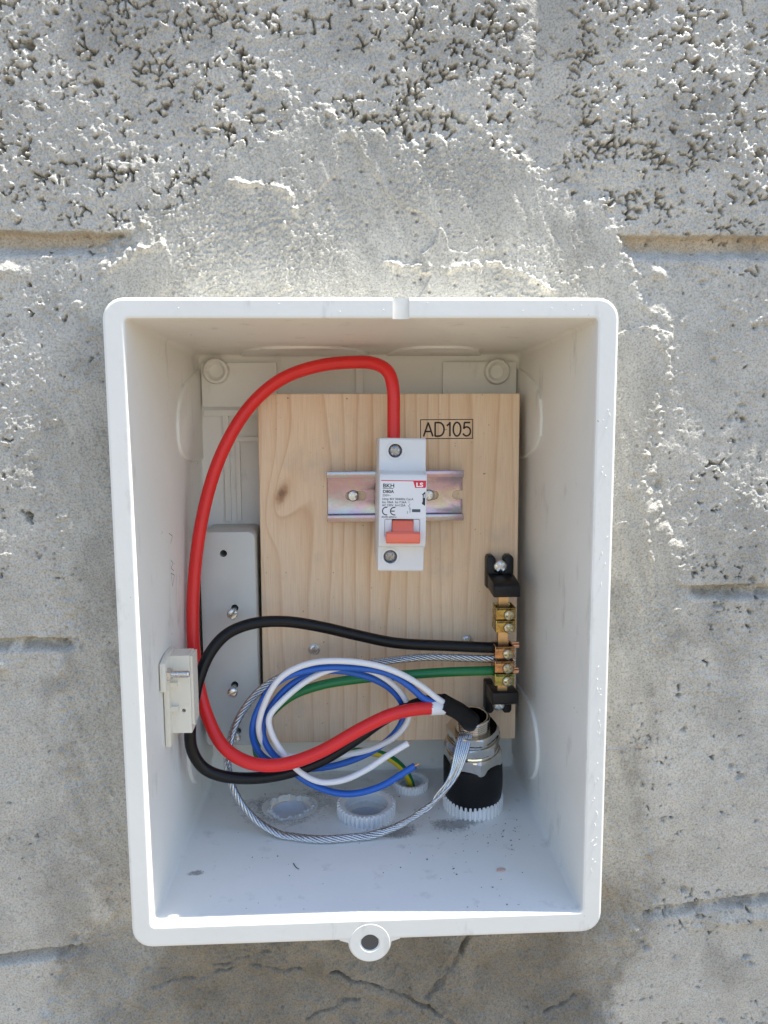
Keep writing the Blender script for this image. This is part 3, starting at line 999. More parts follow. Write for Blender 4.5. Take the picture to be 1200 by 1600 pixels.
    for x0, x1, z0, z1 in ((-113, -60, 118.5, 122.5), (-99.5, -95.5, 42, 118.4), (-91, -60, 100, 103.0), (-91, -88, 42, 99.9), (-3, 2, 118, 160.5)):
        bm_obj("back_rib", box_bm(x0, x1, BY - 2.6, BY + 1, z0, z1), M_BOX, root, bevel=0.9, smooth_angle=40)
    # raised panel beside the board, with its three loose screws
    pan = prism_bm(rrect(-112.0, -74.0, -113.5, 39.5, 5, 5), 'y', 122.0, BY + 1)
    o = bm_obj("raised_panel", pan, M_GREYPANEL, root, bevel=1.0, smooth_angle=40)
    cuts = []
    for (u, w, v) in ((-95.7, 122.0, 24.5), (-89.0, 122.0, -13.8), (-90.6, 122.0, -68.9), (-89.7, 122.0, -102.6)):
        vs, fs = lathe([(2.5, 0), (2.5, 26)], 20, frame_to((u, 121, v), (0, 1, 0)))
        cuts.append(mesh_obj("cutter", vs, fs, M_GREYPANEL))
    bool_cut(o, cuts)
    o.data.set_sharp_from_angle(angle=math.radians(35))
    for (u, w, v), st in (((-89.0, 122.0, -14.3), 13), ((-90.6, 122.0, -69.4), 13), ((-89.8, 122.0, -103.1), 9)):
        s = screw_parts(root, (u + 0.2, 122 - st, v - 0.4), (0.02, -1, -0.03), 3.5, 2.2, M_STEEL, "panel_screw", cross=False, dome=0.35, stem=st + 10, slot_angle=random.uniform(0, 3))
    # nicks and burrs scuffed up along the rim
    rs = random.Random(8)
    bm = bmesh.new()
    for i in range(46):
        x, z = rs.gauss(127.6, 1.0), rs.uniform(-160, 120)
        if i > 36:
            x, z = rs.uniform(-110, 118), rs.gauss(172.5, 1.5)
            if 12 < x < 26:
                continue
        ln = rs.uniform(0.5, 1.8)
        Mx = Matrix.Translation((x, -0.02, z)) @ Matrix.Rotation(rs.gauss(0, 0.35), 4, 'Y') @ Matrix.Diagonal((0.32, 0.22, ln if i <= 36 else 0.3, 1))
        bmesh.ops.create_icosphere(bm, subdivisions=1, radius=1.0, matrix=Mx)
    bu = bm_obj("rim_burrs", bm, M_BOX, root)
    bu["kind"] = "stuff"
    # grey pencil scribble on the left wall
    def mark(pts):
        bm = bmesh.new()
        for (y0, z0), (y1, z1) in zip(pts, pts[1:]):
            d = Vector((y1 - y0, z1 - z0)).normalized() * 0.22
            nn = (-d.y, d.x)
            q = [(y0 + nn[0], z0 + nn[1]), (y1 + nn[0], z1 + nn[1]), (y1 - nn[0], z1 - nn[1]), (y0 - nn[0], z0 - nn[1])]
            bm.faces.new([bm.verts.new((-side_x(y) + 0.06, y, z)) for y, z in q])
        bm_obj("pencil_mark", bm, M_PENCIL, root)
    mark([(68, 47), (76, 44), (71, 40)])
    mark([(70, 30), (75, 27), (70, 25), (76, 22)])
    mark([(69, 22), (77, 19), (72, 13), (69, 22)])
    return root

build_box()

# ---- raw floor dirt: cement smears (thin dust films on the box floor)
def smear(cx, cy, rx, ry, label, seed, t0=0.0):
    rs = random.Random(seed)
    ph = [rs.uniform(0, 6.28) for _ in range(4)]
    n, rings = 48, 6
    vs, uv, fs = [], [], []
    for j in range(rings + 1):
        t = t0 + (1 - t0) * j / rings
        for i in range(n):
            a = 2 * math.pi * i / n
            k = 1 + (0.18 if j else 0.0) * math.sin(2 * a + ph[0]) + (0.10 * math.sin(3 * a + ph[1]) + 0.06 * math.sin(5 * a + ph[2]) if j else 0.0)
            x, y = cx + rx * k * t * math.cos(a), cy + ry * k * t * math.sin(a)
            y = min(y, 159.0)
            vs.append((x, y, floor_z(y) + 0.12))
            uv.append((t, i / n))
    for j in range(rings):
        for i in range(n):
            fs.append((j * n + i, j * n + (i + 1) % n, (j + 1) * n + (i + 1) % n, (j + 1) * n + i))
    o = mesh_obj("cement_smear", vs, fs, M_SMEAR, smooth=True, uvs=uv)
    tag(o, label, "stain", None, "stuff")
    return o

smear(-53.5, 117, 46, 40, "grey cement dust smeared round the ragged hole", 1, 0.43)
smear(62, 90, 30, 14, "grey dusty smear in front of the black gland", 2)
smear(20, 84, 34, 12, "faint grey dust film on the floor before the middle nut", 6)
smear(-106, 46, 7, 5, "small grey smudge at the left of the box floor", 3)

# ================================================================= CONDUIT FITTINGS IN THE FLOOR
def serrated(name, hx, hy, r_in, r_out, h, teeth, label, cat="conduit nut", parent=None, mat=None):
    z0 = floor_z(hy) - 0.3
    seg = teeth * 6
    def tooth(a, j):
        k = (a * teeth / (2 * math.pi)) % 1.0
        return 1.0 if j in (0, 1, 6, 7) else (1.0 if 0.18 < k < 0.82 else 0.955)
    tilt = math.atan((BB - FB) / BY)
    fr = Matrix.Translation((hx, hy, z0)) @ Matrix.Rotation(tilt, 4, 'X')
    prof = [(r_in, 0), (r_in, h * 0.9), (r_in + (r_out - r_in) * .35, h), (r_out - 0.9, h), (r_out, h - 0.7), (r_out, 0.0)]
    def tf(a, j):
        k = (a * teeth / (2 * math.pi)) % 1.0
        return 1.0 if j < 3 or 0.24 < k < 0.76 else (0.93 if j == 3 else 0.915)
    o = lathe_obj(name, prof, mat or M_PVC, parent, seg, fr, tf, closed=True, angle=25)
    if label:
        tag(o, label, cat, "white serrated conduit nuts in the box floor")
    return o

def conduit(hx, hy, r, label, dep=40):
    z0 = floor_z(hy)
    o = lathe_obj("conduit_pipe", [(r, -dep - 1), (r, -3.0), (r - 1.6, -2.6), (r - 1.8, -dep), (0.0, -dep)], M_PIPE, None, 40, Matrix.Translation((hx, hy, z0)))
    tag(o, label, "pipe", "conduit pipes below the box floor")
    return o

serrated("conduit_nut", HOLE_MED[0], HOLE_MED[1], 15.0, 20.6, 8.0, 38, "larger white serrated conduit nut with open hole, middle of the box floor")
serrated("conduit_nut", HOLE_SML[0], HOLE_SML[1], 9.6, 13.6, 5.5, 34, "small white serrated nut with green and yellow wire entering it")
serrated("conduit_nut", HOLE_GLD[0], HOLE_GLD[1], 15.0, 21.4, 9.5, 40, "white serrated nut under the black sleeve of the cable gland")
conduit(HOLE_MED[0], HOLE_MED[1], 13.9, "grey pipe seen down through the middle serrated nut")
conduit(HOLE_SML[0], HOLE_SML[1], 8.9, "narrow grey pipe seen down through the small serrated nut")
conduit(HOLE_RAG[0], HOLE_RAG[1], 14.2, "grey pipe below the ragged unfinished hole", 9)

def ragged_edge():
    """torn plastic fluff standing round the cut hole"""
    rs = random.Random(5)
    hx, hy, hr = HOLE_RAG
    vs, fs = [], []
    n = 150
    for j in range(3):
        for i in range(n):
            a = 2 * math.pi * i / n
            k = rag_r(a)
            rr = hr * k + (0.35, 1.2, -0.6)[j] * (0.6 + rs.random()) - (0.2 if j == 0 else 0)
            hgt = (0.0, 0.15 + rs.random() * 0.4, 0.3 + rs.random() * 0.9 + 0.7 * max(0, math.sin(2 * a + 0.6)))[j]
            x, y = hx + rr * math.cos(a), hy + rr * math.sin(a)
            vs.append((x, y, floor_z(y) + hgt * (1.4 if math.sin(a) < 0 else 0.7)))
    order = [1, 2, 0]
    for a_, b_ in ((1, 2), (2, 0)):
        for i in range(n):
            fs.append((a_ * n + i, a_ * n + (i + 1) % n, b_ * n + (i + 1) % n, b_ * n + i))
    o = mesh_obj("torn_hole_edge", vs, fs, M_FLUFF)
    tag(o, "rough white torn plastic burr round the cut floor hole", "burr", None, "stuff")
ragged_edge()

# ================================================================= BOARD
M_WOOD = wood_material((-55.7, 130.0, 64.4)[0], (-55.7, 130.0, 64.4)[2])
BOARD_Y = 130.0
def build_board():
    root = thing("mounting_board", "pale knotty pine board upright at the back of the electrical box", "board")
    tl, tr, br, bl = (-70.6, 133.2), (109.9, 132.6), (110.2, -117.0), (-72.2, -115.6)
    bm = prism_bm([tl, tr, br, bl], 'y', BOARD_Y, BOARD_Y + 17)
    bm_obj("panel", bm, M_WOOD, root, bevel=0.5, seg=1)
    y = BOARD_Y - 0.12
    # hand-drawn sans capitals, 9.3 mm tall
    def arc_pts(cx, cz, rx, rz, a0, a1, n=20):
        return [(cx + rx * math.cos(math.radians(a0 + (a1 - a0) * k / n)), cz + rz * math.sin(math.radians(a0 + (a1 - a0) * k / n))) for k in range(n + 1)]
    glyphs = [[[(0, 0), (3.2, 9.3), (6.4, 0)], [(1.3, 3.2), (5.1, 3.2)]],
              [[(8.0, 0)] + [(8.0, 9.3), (10.6, 9.3)] + arc_pts(10.6, 4.65, 3.6, 4.65, 88, -88) + [(10.6, 0), (8.0, 0)]],
              [[(16.2, 7.2), (17.6, 8.2), (18.3, 9.4), (18.3, 0)]],
              [arc_pts(23.2, 4.65, 2.6, 4.7, 90, 450, 32)],
              [[(32.2, 9.2), (28.4, 9.2), (27.9, 5.0)] + arc_pts(29.9, 3.1, 2.7, 3.1, 130, -150, 18)]]
    for g in glyphs:
        bm = bmesh.new()
        for pl in g:
            w = 0.58
            for k in range(len(pl) - 1):
                (ax, az), (bx_, bz_) = pl[k], pl[k + 1]
                d = Vector((bx_ - ax, bz_ - az))
                if d.length < 1e-6:
                    continue
                d = d.normalized() * w
                lay = y - 0.004 * (k % 2)
                bm.faces.new([bm.verts.new((43.0 + px, lay, 103.6 + pz)) for px, pz in ((ax - d.y - d.x * .35, az + d.x - d.y * .35), (bx_ - d.y + d.x * .35, bz_ + d.x + d.y * .35), (bx_ + d.y + d.x * .35, bz_ - d.x + d.y * .35), (ax + d.y - d.x * .35, az - d.x - d.y * .35))])
        bm_obj("stamped_letter", bm, M_STAMP, root)
    fx0, fx1, fz0, fz1, t = 40.6, 77.4, 101.6, 115.2, 0.55
    bm = bmesh.new()
    for a in ((fx0, fx1, fz0, fz0 + t), (fx0, fx1, fz1 - t, fz1), (fx0, fx0 + t, fz0 + t, fz1 - t), (fx1 - t, fx1, fz0 + t, fz1 - t)):
        box_bm(a[0], a[1], y - 0.03, y + 0.05, a[2], a[3], bm)
    bm_obj("stamped_frame", bm, M_STAMP, root)
    for (u, w, v) in ((-35.0, 130.0, -46.5), (74.4, 130.0, -42.5)):
        lathe_obj("washer", [(4.3, 0), (4.3, 0.5), (2.2, 0.7)], M_STEEL, root, 24, frame_to((u, BOARD_Y, v), (0, -1, 0)))
        screw_parts(root, (u, BOARD_Y - 0.6, v), (0, -1, 0), 3.4, 1.6, M_STEEL, "screw", cross=False, dome=0.4, slot_angle=1.3)
    # little spacer battens holding the board off the back wall
    for x0 in (-40, 70):
        bm_obj("batten", box_bm(x0, x0 + 18, BOARD_Y + 17.05, BY - 0.2, -60, 100), M_WOOD, root, bevel=0.4, seg=1)
build_board()

# ================================================================= DIN RAIL
def build_rail():
    root = thing("din_rail", "short slotted zinc rail screwed across the pine board behind the breaker", "rail")
    yb, yf = BOARD_Y - 1.1, BOARD_Y - 7.5
    x0, x1 = -24.2, 70.2
    z0, z1 = 45.3, 80.2
    t = 1.0
    # hat profile (y,z), outline of the bent sheet
    prof = [(yb, z0 + 4.8), (yb, z1 - 4.8), (yf, z1 - 4.8), (yf, z1), (yf + t, z1), (yf + t, z1 - 3.8), (yb + t, z1 - 3.8), (yb + t, z0 + 3.8), (yf + t, z0 + 3.8), (yf + t, z0), (yf, z0), (yf, z0 + 4.8)]
    o = bm_obj("rail", prism_bm(prof, 'x', x0, x1), M_RAIL, root, bevel=0.45, seg=2, smooth_angle=40)
    cuts = []
    for cx, w in ((-4.2, 9.5), (46, 9.5), (69.5, 8.0)):
        pts = []
        for i in range(9):
            a = math.pi / 2 + math.pi * i / 8
            pts.append((cx - w / 2 + 2.2 * 1.6 + 3.2 * math.cos(a) - 3, 62.7 + 3.2 * math.sin(a)))
        for i in range(9):
            a = -math.pi / 2 + math.pi * i / 8
            pts.append((cx + w / 2 + 3.2 * math.cos(a) - 0.5, 62.7 + 3.2 * math.sin(a)))
        cuts.append(bm_obj("cutter", prism_bm(pts, 'y', yb - 2, yb + 3), M_RAIL))
    bool_cut(o, cuts)
    o.data.set_sharp_from_angle(angle=math.radians(40))
    for cx in (-6.3, 46.5):
        screw_parts(root, (cx, yb - 0.4, 62.8), (0, -1, 0), 3.9, 2.2, M_STEEL, "screw", cross=True, slot_angle=0.5, stem=3)
    text_obj("stamped_code", "3B4C", 4.6, (44.5, yb - 0.12, 68.5), M_RAIL, root)
build_rail()

# ================================================================= CIRCUIT BREAKER
def build_breaker():
    root = thing("circuit_breaker", "white single-pole circuit breaker with orange toggle clipped on the rail", "circuit breaker")
    x0, x1 = 8.9, 37.2
    yR, yS, yM = BOARD_Y - 8.8, 62.0, 52.0      # rear, shoulder front, middle front
    zb, zt = 22.3, 104.2
    m0, m1 = 39.0, 83.8
    prof = [(yR, zb + 2), (yS + 1, zb), (yS, zb + 1), (yS, m0 - 1.2), (yM + 1.2, m0), (yM, m0 + 1.2), (yM, m1 - 3.2), (yM + 0.8, m1 - 0.9), (yS - 2.5, m1 + 0.8), (yS - 0.4, m1 + 4), (yS, m1 + 9), (yS, zt - 1), (yS + 1, zt), (yR, zt - 2)]
    o = bm_obj("body", prism_bm(prof, 'x', x0, x1), M_MCB, root, bevel=0.5, seg=2, smooth_angle=35)
    cuts = []
    # screw wells and toggle well
    tx, tz = 18.6, 96.5
    bx_, bz_ = 16.6, 31.4
    for cx, cz in ((tx, tz), (bx_, bz_)):
        vs, fs = lathe([(4.2, -1), (4.2, 9)], 28, frame_to((cx, yS, cz), (0, 1, 0)))
        cuts.append(mesh_obj("cutter", vs, fs, M_MCB))
    w0, w1 = (11.8, 40.8), (34.8, 56.2)
    cuts.append(bm_obj("cutter", prism_bm(rrect(w0[0] + .4, w1[0] - 1.2, w0[1] + 4.6, w1[1], 0.8, 3), 'y', yM - 3, yM + 6), M_MCB))
    bool_cut(o, cuts)
    o.data.set_sharp_from_angle(angle=math.radians(35))
    for cx, cz in ((tx, tz), (bx_, bz_)):
        fr = frame_to((cx, yS, cz), (0, -1, 0))
        lathe_obj("screw_collar", [(4.2, -3), (5.7, -0.2), (5.8, 0.25), (5.2, 0.5), (4.3, 0.3), (4.0, -3)], M_MCB, root, 32, fr, closed=True)
        screw_parts(root, (cx, yS + 3.2, cz), (0, -1, 0), 3.8, 2.4, M_DARKSTEEL, "terminal_screw", cross=True, slot_angle=0.9)
    # rotating toggle: cheeks, neck and wide grip
    wz0, wz1 = 45.4, 56.2
    bm_obj("toggle_cheek", box_bm(12.4, 16.6, yM + 0.6, yM + 5, wz0, wz1 - 0.4), M_MCB, root, bevel=0.4)
    bm_obj("toggle_cheek", box_bm(29.7, 33.4, yM + 0.6, yM + 5, wz0, wz1 - 0.4), M_MCB, root, bevel=0.4)
    tg = prism_bm([(yM + 5, wz1 - 0.6), (yM + 0.0, wz1 - 1.0), (yM - 2.6, wz1 - 4.5), (yM - 5.0, 48.6), (yM + 5, 46)], 'x', 16.9, 29.4)
    tob = bm_obj("toggle", tg, M_TOGGLE, root, bevel=0.5, smooth_angle=40)
    gp = prism_bm([(yM - 1.2, 48.8), (yM - 5.6, 49.4), (yM - 7.6, 48.3), (yM - 7.9, 43.4), (yM - 6.6, 42.3), (yM - 1.0, 43.2)], 'x', 13.0, 33.2)
    bm_obj("grip", gp, M_TOGGLE, tob, bevel=0.45, smooth_angle=40)
    # printed face
    y = yM - 0.06
    lab = bm_obj("label", prism_bm([(x0 + 0.9, m1 - 4.4), (x1 - 0.5, m1 - 4.4), (x1 - 0.5, 57.0), (x0 + 0.9, 57.0)], 'y', y, yM + 0.01), M_LABEL, root)
    yt = y - 0.04
    bm_obj("red_line", box_bm(x0 + 0.9, x1 - 0.5, yt - 0.02, y, m1 - 4.9, m1 - 4.4), M_LOGO, lab)
    lz = m1 - 4.9
    bm_obj("logo_patch", prism_bm([(29.0, lz), (x1 - 0.55, lz), (x1 - 0.55, lz - 3.4), (x1 - 1.2, lz - 3.9), (30.2, lz - 3.9)], 'y', yt - 0.02, y), M_LOGO, lab)
    text_obj("print", "LS", 3.5, (30.7, yt - 0.06, lz - 3.25), M_WHITEP, lab, bold=0.13, xs=1.28)
    text_obj("print", "BKH", 3.2, (10.9, yt, lz - 3.8), M_INK, lab, bold=0.07, xs=1.12)
    bm_obj("underline", box_bm(10.9, 17.2, yt - 0.02, y, lz - 4.55, lz - 4.25), M_INK, lab)
    text_obj("print", "D80A", 2.5, (10.9, yt, lz - 7.1), M_INK, lab, bold=0.07, xs=1.1)
    text_obj("print", "230V~", 1.9, (10.7, yt, lz - 9.2), M_INK, lab)
    text_obj("print", "Uimp 4kV 50/60Hz Cat.A", 1.85, (10.6, yt, lz - 11.3), M_INK, lab, bold=0.02, xs=0.97)
    text_obj("print", "Icu 10kA  Ics 7.5kA", 1.85, (10.6, yt, lz - 13.2), M_INK, lab, bold=0.02)
    text_obj("print", "AC 230V  In=125A", 1.85, (10.6, yt, lz - 15.1), M_INK, lab, bold=0.02, xs=0.97)
    text_obj("print", "IEC/EN 60947-2", 1.35, (10.4, yt, lz - 22.0), M_INK, lab, bold=0.02)
    text_obj("print", "1", 1.8, (26.2, yt, lz - 13.0), M_INK, lab)
    text_obj("print", "2", 1.8, (25.4, yt, lz - 19.3), M_INK, lab)
    def arc(cx, cz, r, wd, a0, a1, n=18):
        bm = bmesh.new()
        P = []
        for i in range(n + 1):
            a = math.radians(a0 + (a1 - a0) * i / n)
            P.append((bm.verts.new((cx + r * math.cos(a), yt, cz + r * math.sin(a))), bm.verts.new((cx + (r - wd) * math.cos(a), yt, cz + (r - wd) * math.sin(a)))))
        for a, b in zip(P, P[1:]):
            bm.faces.new((a[0], b[0], b[1], a[1]))
        return bm
    cz = lz - 18.0
    bm_obj("ce_mark", arc(13.2, cz, 2.6, 0.62, 75, 285), M_INK, lab)
    e = arc(18.0, cz, 2.6, 0.62, 75, 285)
    box_bm(15.8, 18.2, yt - 0.01, y, cz - 0.3, cz + 0.3, e)
    bm_obj("ce_mark", e, M_INK, lab)
    # wiring symbol
    sy = bmesh.new()
    for (ax, az), (bx2, bz2) in (((27.2, lz - 13.4), (27.2, lz - 14.6)), ((26.3, lz - 14.5), (27.5, lz - 16.2)), ((27.4, lz - 16.9), (27.4, lz - 18.9)), ((26.6, lz - 16.6), (28.0, lz - 16.6))):
        d = Vector((bx2 - ax, bz2 - az)).normalized() * 0.13
        sy.faces.new([sy.verts.new((px, yt, pz)) for px, pz in ((ax - d.y, az + d.x), (bx2 - d.y, bz2 + d.x), (bx2 + d.y, bz2 - d.x), (ax + d.y, az - d.x))])
    bm_obj("wiring_symbol", sy, M_INK, lab)
    bm_obj("indicator_window", box_bm(28.6, 33.6, yt - 0.02, y, lz - 18.5, lz - 16.7), M_FLAG, lab)
    ar = prism_bm([(36.4, lz - 6.0), (36.4, lz - 14.6), (35.2, lz - 14.0), (34.4, lz - 13.4), (34.9, lz - 12.0), (34.9, lz - 8.3), (34.3, lz - 7.9)], 'y', yt - 0.01, y)
    bm_obj("black_arrow", ar, M_INK, lab)
    bm_obj("arrow_slot", prism_bm([(35.5, lz - 7.8), (36.0, lz - 7.5), (36.0, lz - 9.8), (35.4, lz - 9.9)], 'y', yt - 0.03, yt - 0.012), M_LABEL, lab)
    # the whole breaker leans a degree clockwise on the rail
    c = Vector((23.0, 0, 62.7)) * MM
    root.matrix_world = Matrix.Translation(c) @ Matrix.Rotation(math.radians(1.2), 4, 'Y') @ Matrix.Translation(-c)
build_breaker()

# ================================================================= EARTH BAR
def build_bar():
    root = thing("terminal_bar", "brass earth bar with five screw clamps on black feet at the board's right edge", "terminal bar")
    xc = 94.8
    yt = 100.0                      # front of the bar
    # black feet: forked base with a raised block
    def foot(zc, up):
        s = 1 if up else -1
        f = bmesh.new()
        x0, x1 = 86.3, 106.0
        # base plate with open fork
        zA, zB, zF = zc, zc + s * 8.5, zc + s * 23.0
        prof_l = [(x0, zA), (x0, zF - s * 2), (x0 + 1.2, zF), (x0 + 4.6, zF), (x0 + 6.2, zF - s * 2), (x0 + 6.2, zB + s * 3), (x1 - 7.4, zB + s * 3), (x1 - 7.4, zF - s * 2), (x1 - 5.8, zF), (x1 - 2.2, zF), (x1 - 0.8, zF - s * 2), (x1 - 0.8, zA)]
        prism_bm(prof_l, 'y', BOARD_Y - 9.5, BOARD_Y - 0.05, f)
        fo = bm_obj("foot", f, M_BLACKP, root, bevel=0.7, smooth_angle=40)
        blk = prism_bm([(yt - 4, zA - s * 1.0), (BOARD_Y - 9.4, zA + s * 0.4), (BOARD_Y - 9.4, zB + s * 2.2), (yt - 1.5, zB - s * 0.4), (yt - 4, zB - s * 2)], 'x', x0 + 0.4, x1 - 1.2)
        bm_obj("block", blk, M_BLACKP, fo, bevel=0.8, smooth_angle=40)
        screw_parts(fo, (xc + 0.6, BOARD_Y - 9.8, zB + s * 7.2), (0, -1, 0), 4.6, 3.0, M_STEEL, "screw", cross=True, stem=6, slot_angle=0.8)
    foot(-2.4, True)
    foot(-70.5, False)
    bm_obj("bar", box_bm(xc - 3.6, xc + 3.0, yt + 1.5, yt + 7.5, -72.0, -1.0), M_COPPERBAR, root, bevel=0.4)
    mats = [simple_mat("clamp_a", (0.36, 0.25, 0.085), 0.27, 1, 0.4, 240), simple_mat("clamp_b", (0.42, 0.23, 0.115), 0.27, 1, 0.4, 260), simple_mat("clamp_c", (0.30, 0.285, 0.095), 0.27, 1, 0.4, 250)]
    for i, z in enumerate((-14.3, -23.2, -41.2, -51.2, -60.2)):
        m = mats[(0, 0, 1, 1, 2)[i]]
        w = 7.0 if i < 2 else 6.9
        dx = 0.6 if i < 2 else 0.2
        # saddle clamp folded round the bar: open loop profile in x-y, extruded along z
        X0, X1, Y0, Y1, t = xc - w + dx, xc + w + dx - 0.6, yt - 4.2, yt + 10.5, 1.0
        prof = [(X0, Y0), (X1, Y0), (X1, Y1), (X0, Y1), (X0, Y1 - t), (X1 - t, Y1 - t), (X1 - t, Y0 + t), (X0 + t, Y0 + t), (X0 + t, Y1 - t - 1.2), (X0, Y1 - t - 1.2)]
        c = bm_obj("clamp", prism_bm(prof, 'z', z - 4.1, z + 4.1), m, root, bevel=0.35, smooth_angle=40)
        # jaw lip above the screw, slightly splayed
        bm_obj("clamp_lip", prism_bm([(Y0 - 0.1, z + 2.2), (Y0 - 1.2, z + 3.9), (Y0 - 0.5, z + 4.3), (Y0 + 0.6, z + 3.0)], 'x', X0 + 0.6, X1 - 0.6), m, c, bevel=0.2)
        screw_parts(c, (xc + 1.6 + dx, Y0 - 0.1, z - 1.0), (0.05, -1, -0.05), 3.5, 2.4, M_BRASS, "clamp_screw", cross=True, slot_angle=0.2 + i * 0.7)
    # bare copper tails poking out at the right of the clamps
    for z in (-39.0, -57.2):
        for k in range(4):
            a = k * math.pi / 2
            tube_obj("copper_tail", [(xc + 6.0, yt + 6 + 1.2 * math.cos(a), z + 1.2 * math.sin(a)), (xc + 11.5, yt + 6 + 1.4 * math.cos(a), z + 1.4 * math.sin(a))], 0.9, M_COPPER, root, seg=8)
build_bar()

# ================================================================= GLAND AND SHEATH
GA = Vector((-0.05, -0.235, 1)).normalized()
def gpt(h, base=(76.5, 113.0, -148.5)):
    return Vector(base) + GA * h
def hex_prof(name, h0, h1, R, mat, parent, rot=0.0, ch=0.9, bore=10.0):
    """hexagonal nut with chamfered faces"""
    fr = frame_to(gpt(0), GA)
    n = 48
    vs, fs = [], []
    def hexr(a):
        k = ((a + rot) % (math.pi / 3)) - math.pi / 6
        return R * math.cos(math.pi / 6) / math.cos(k)
    lim = R * math.cos(math.pi / 6) * 1.02
    prof = [(lim, h0), (None, h0 + ch), (None, h1 - ch), (lim, h1), (bore, h1), (bore, h0)]
    for (r, h) in prof:
        for i in range(n):
            a = 2 * math.pi * i / n
            rr = hexr(a) if r is None else (min(r, hexr(a)) if r == lim else r)
            vs.append(tuple(fr @ Vector((rr * math.cos(a), rr * math.sin(a), h))))
    m = len(prof)
    for j in range(m):
        j2 = (j + 1) % m
        for i in range(n):
            fs.append((j * n + i, j * n + (i + 1) % n, j2 * n + (i + 1) % n, j2 * n + i))
    o = mesh_obj(name, vs, fs, mat, parent, smooth=True)
    bm = bmesh.new(); bm.from_mesh(o.data); bmesh.ops.recalc_face_normals(bm, faces=bm.faces); bm.to_mesh(o.data); bm.free()
    o.data.set_sharp_from_angle(angle=math.radians(20))
    return o

def build_gland():
    root = thing("cable_gland", "nickel-plated cable gland in a black sleeve standing on the box floor", "cable gland")
    fr = frame_to(gpt(0), GA)
    def wob(a, j):
        return 1 + 0.012 * math.sin(3 * a + j) + 0.01 * math.sin(5 * a - j)
    lathe_obj("sleeve", [(19.6, -3), (20.4, 1.5), (20.7, 8), (20.7, 16), (20.6, 25), (20.3, 29), (19.6, 30.6), (16.2, 30.8)], M_SHRINK, root, 48, fr, wob)
    hex_prof("hex_collar", 28.5, 39.5, 21.2, M_CHROME, root, 0.35)
    lathe_obj("washer", [(10, 39.5), (17.9, 39.6), (18.2, 40.8), (17.7, 41.8), (10, 41.8)], M_CHROME, root, 40, fr)
    hex_prof("hex_nut", 42.2, 48.6, 20.2, M_CHROME, root, 0.9, 0.8)
    lathe_obj("washer", [(10, 48.7), (16.9, 48.8), (16.9, 50.4), (10, 50.4)], M_CHROME, root, 40, fr)
    hex_prof("hex_nut", 50.8, 56.2, 18.8, M_CHROME, root, 0.2, 0.8)
    prof = [(9.8, 40), (9.8, 64.2), (10.6, 64.6), (11.4, 64.4)]
    h = 64.2
    while h > 54:
        prof += [(12.1, h - 0.7), (11.0, h - 1.5)]
        h -= 1.5
    prof += [(12.0, 50)]
    lathe_obj("threaded_tube", prof, M_CHROME, root, 48, fr, angle=60)
    return root
build_gland()

def build_sheath():
    p0 = gpt(30)
    pts = [tuple(gpt(38)), tuple(gpt(52)), tuple(gpt(60) + Vector((-2, -1, 0))), (71.1, 92.0, -87.3), (63.1, 88.0, -78.8), (56.1, 84.0, -73.6), (50.2, 81.0, -69.2)]
    o = tube_obj("cable_sheath", pts, lambda t: 9.0 - 3.1 * min(1, t * 1.5), M_SHRINK, None, 24, 1.5)
    tag(o, "short black outer sheath bending left out of the gland top", "cable sheath")
build_sheath()

# ================================================================= CABLES AND WIRES
red = tube_obj("red_cable", [(20.2, 96.0, 96.9), (20.4, 97.0, 117.5), (20.1, 98.0, 136.0), (16.9, 100.0, 146.3), (8.4, 104.0, 151.5), (-4.0, 108.0, 152.6), (-27.2, 113.0, 150.9), (-52.7, 115.0, 142.4), (-74.1, 114.0, 124.4), (-91.3, 111.0, 97.2), (-102.2, 108.0, 67.9), (-109.3, 104.0, 34.3), (-112.7, 100.0, 0.7), (-112.9, 96.0, -28.6), (-109.9, 91.0, -55.3), (-103.3, 85.0, -77.2), (-91.8, 77.0, -95.0), (-74.8, 71.0, -103.2), (-54.1, 68.0, -103.6), (-29.4, 68.0, -95.7), (-4.7, 71.0, -83.0), (16.1, 74.0, -74.4), (33.0, 77.0, -72.1), (47.1, 80.0, -72.7), (52.2, 83.0, -74.0)], 4.2, M_RED, None, 18, 1.8)
tag(red, "thick red cable looping from breaker top down the left to the gland", "cable")
wcol = tube_obj("inner_insulation", [(42.4, 79.0, -72.7), (47.1, 80.0, -72.7), (51.2, 82.0, -73.6)], 4.6, M_WHITEW, red, 18, 1.0)
blk = tube_obj("black_cable", [(97.3, 106.0, -40.9), (87.3, 105.0, -40.4), (57.2, 104.0, -38.2), (22.2, 103.0, -35.4), (-3.8, 100.0, -28.7), (-29.3, 96.0, -21.0), (-52.1, 92.0, -16.0), (-72.5, 88.0, -15.9), (-88.6, 84.0, -21.3), (-99.3, 80.0, -32.6), (-105.8, 75.0, -47.7), (-109.4, 72.0, -63.4), (-111.6, 70.0, -79.5), (-110.9, 70.0, -93.2), (-104.2, 71.0, -105.8), (-92.5, 73.0, -112.7), (-71.6, 76.0, -116.0), (-51.1, 79.0, -114.5), (-30.1, 81.0, -108.1), (-8.9, 84.0, -96.7), (12.5, 87.0, -82.6), (33.9, 88.0, -72.8), (49.8, 85.0, -69.0), (54.1, 85.0, -70.4)], 3.75, M_BLACKW, None, 18, 1.8)
tag(blk, "black cable running from the earth bar round behind the bracket to the gland", "cable")

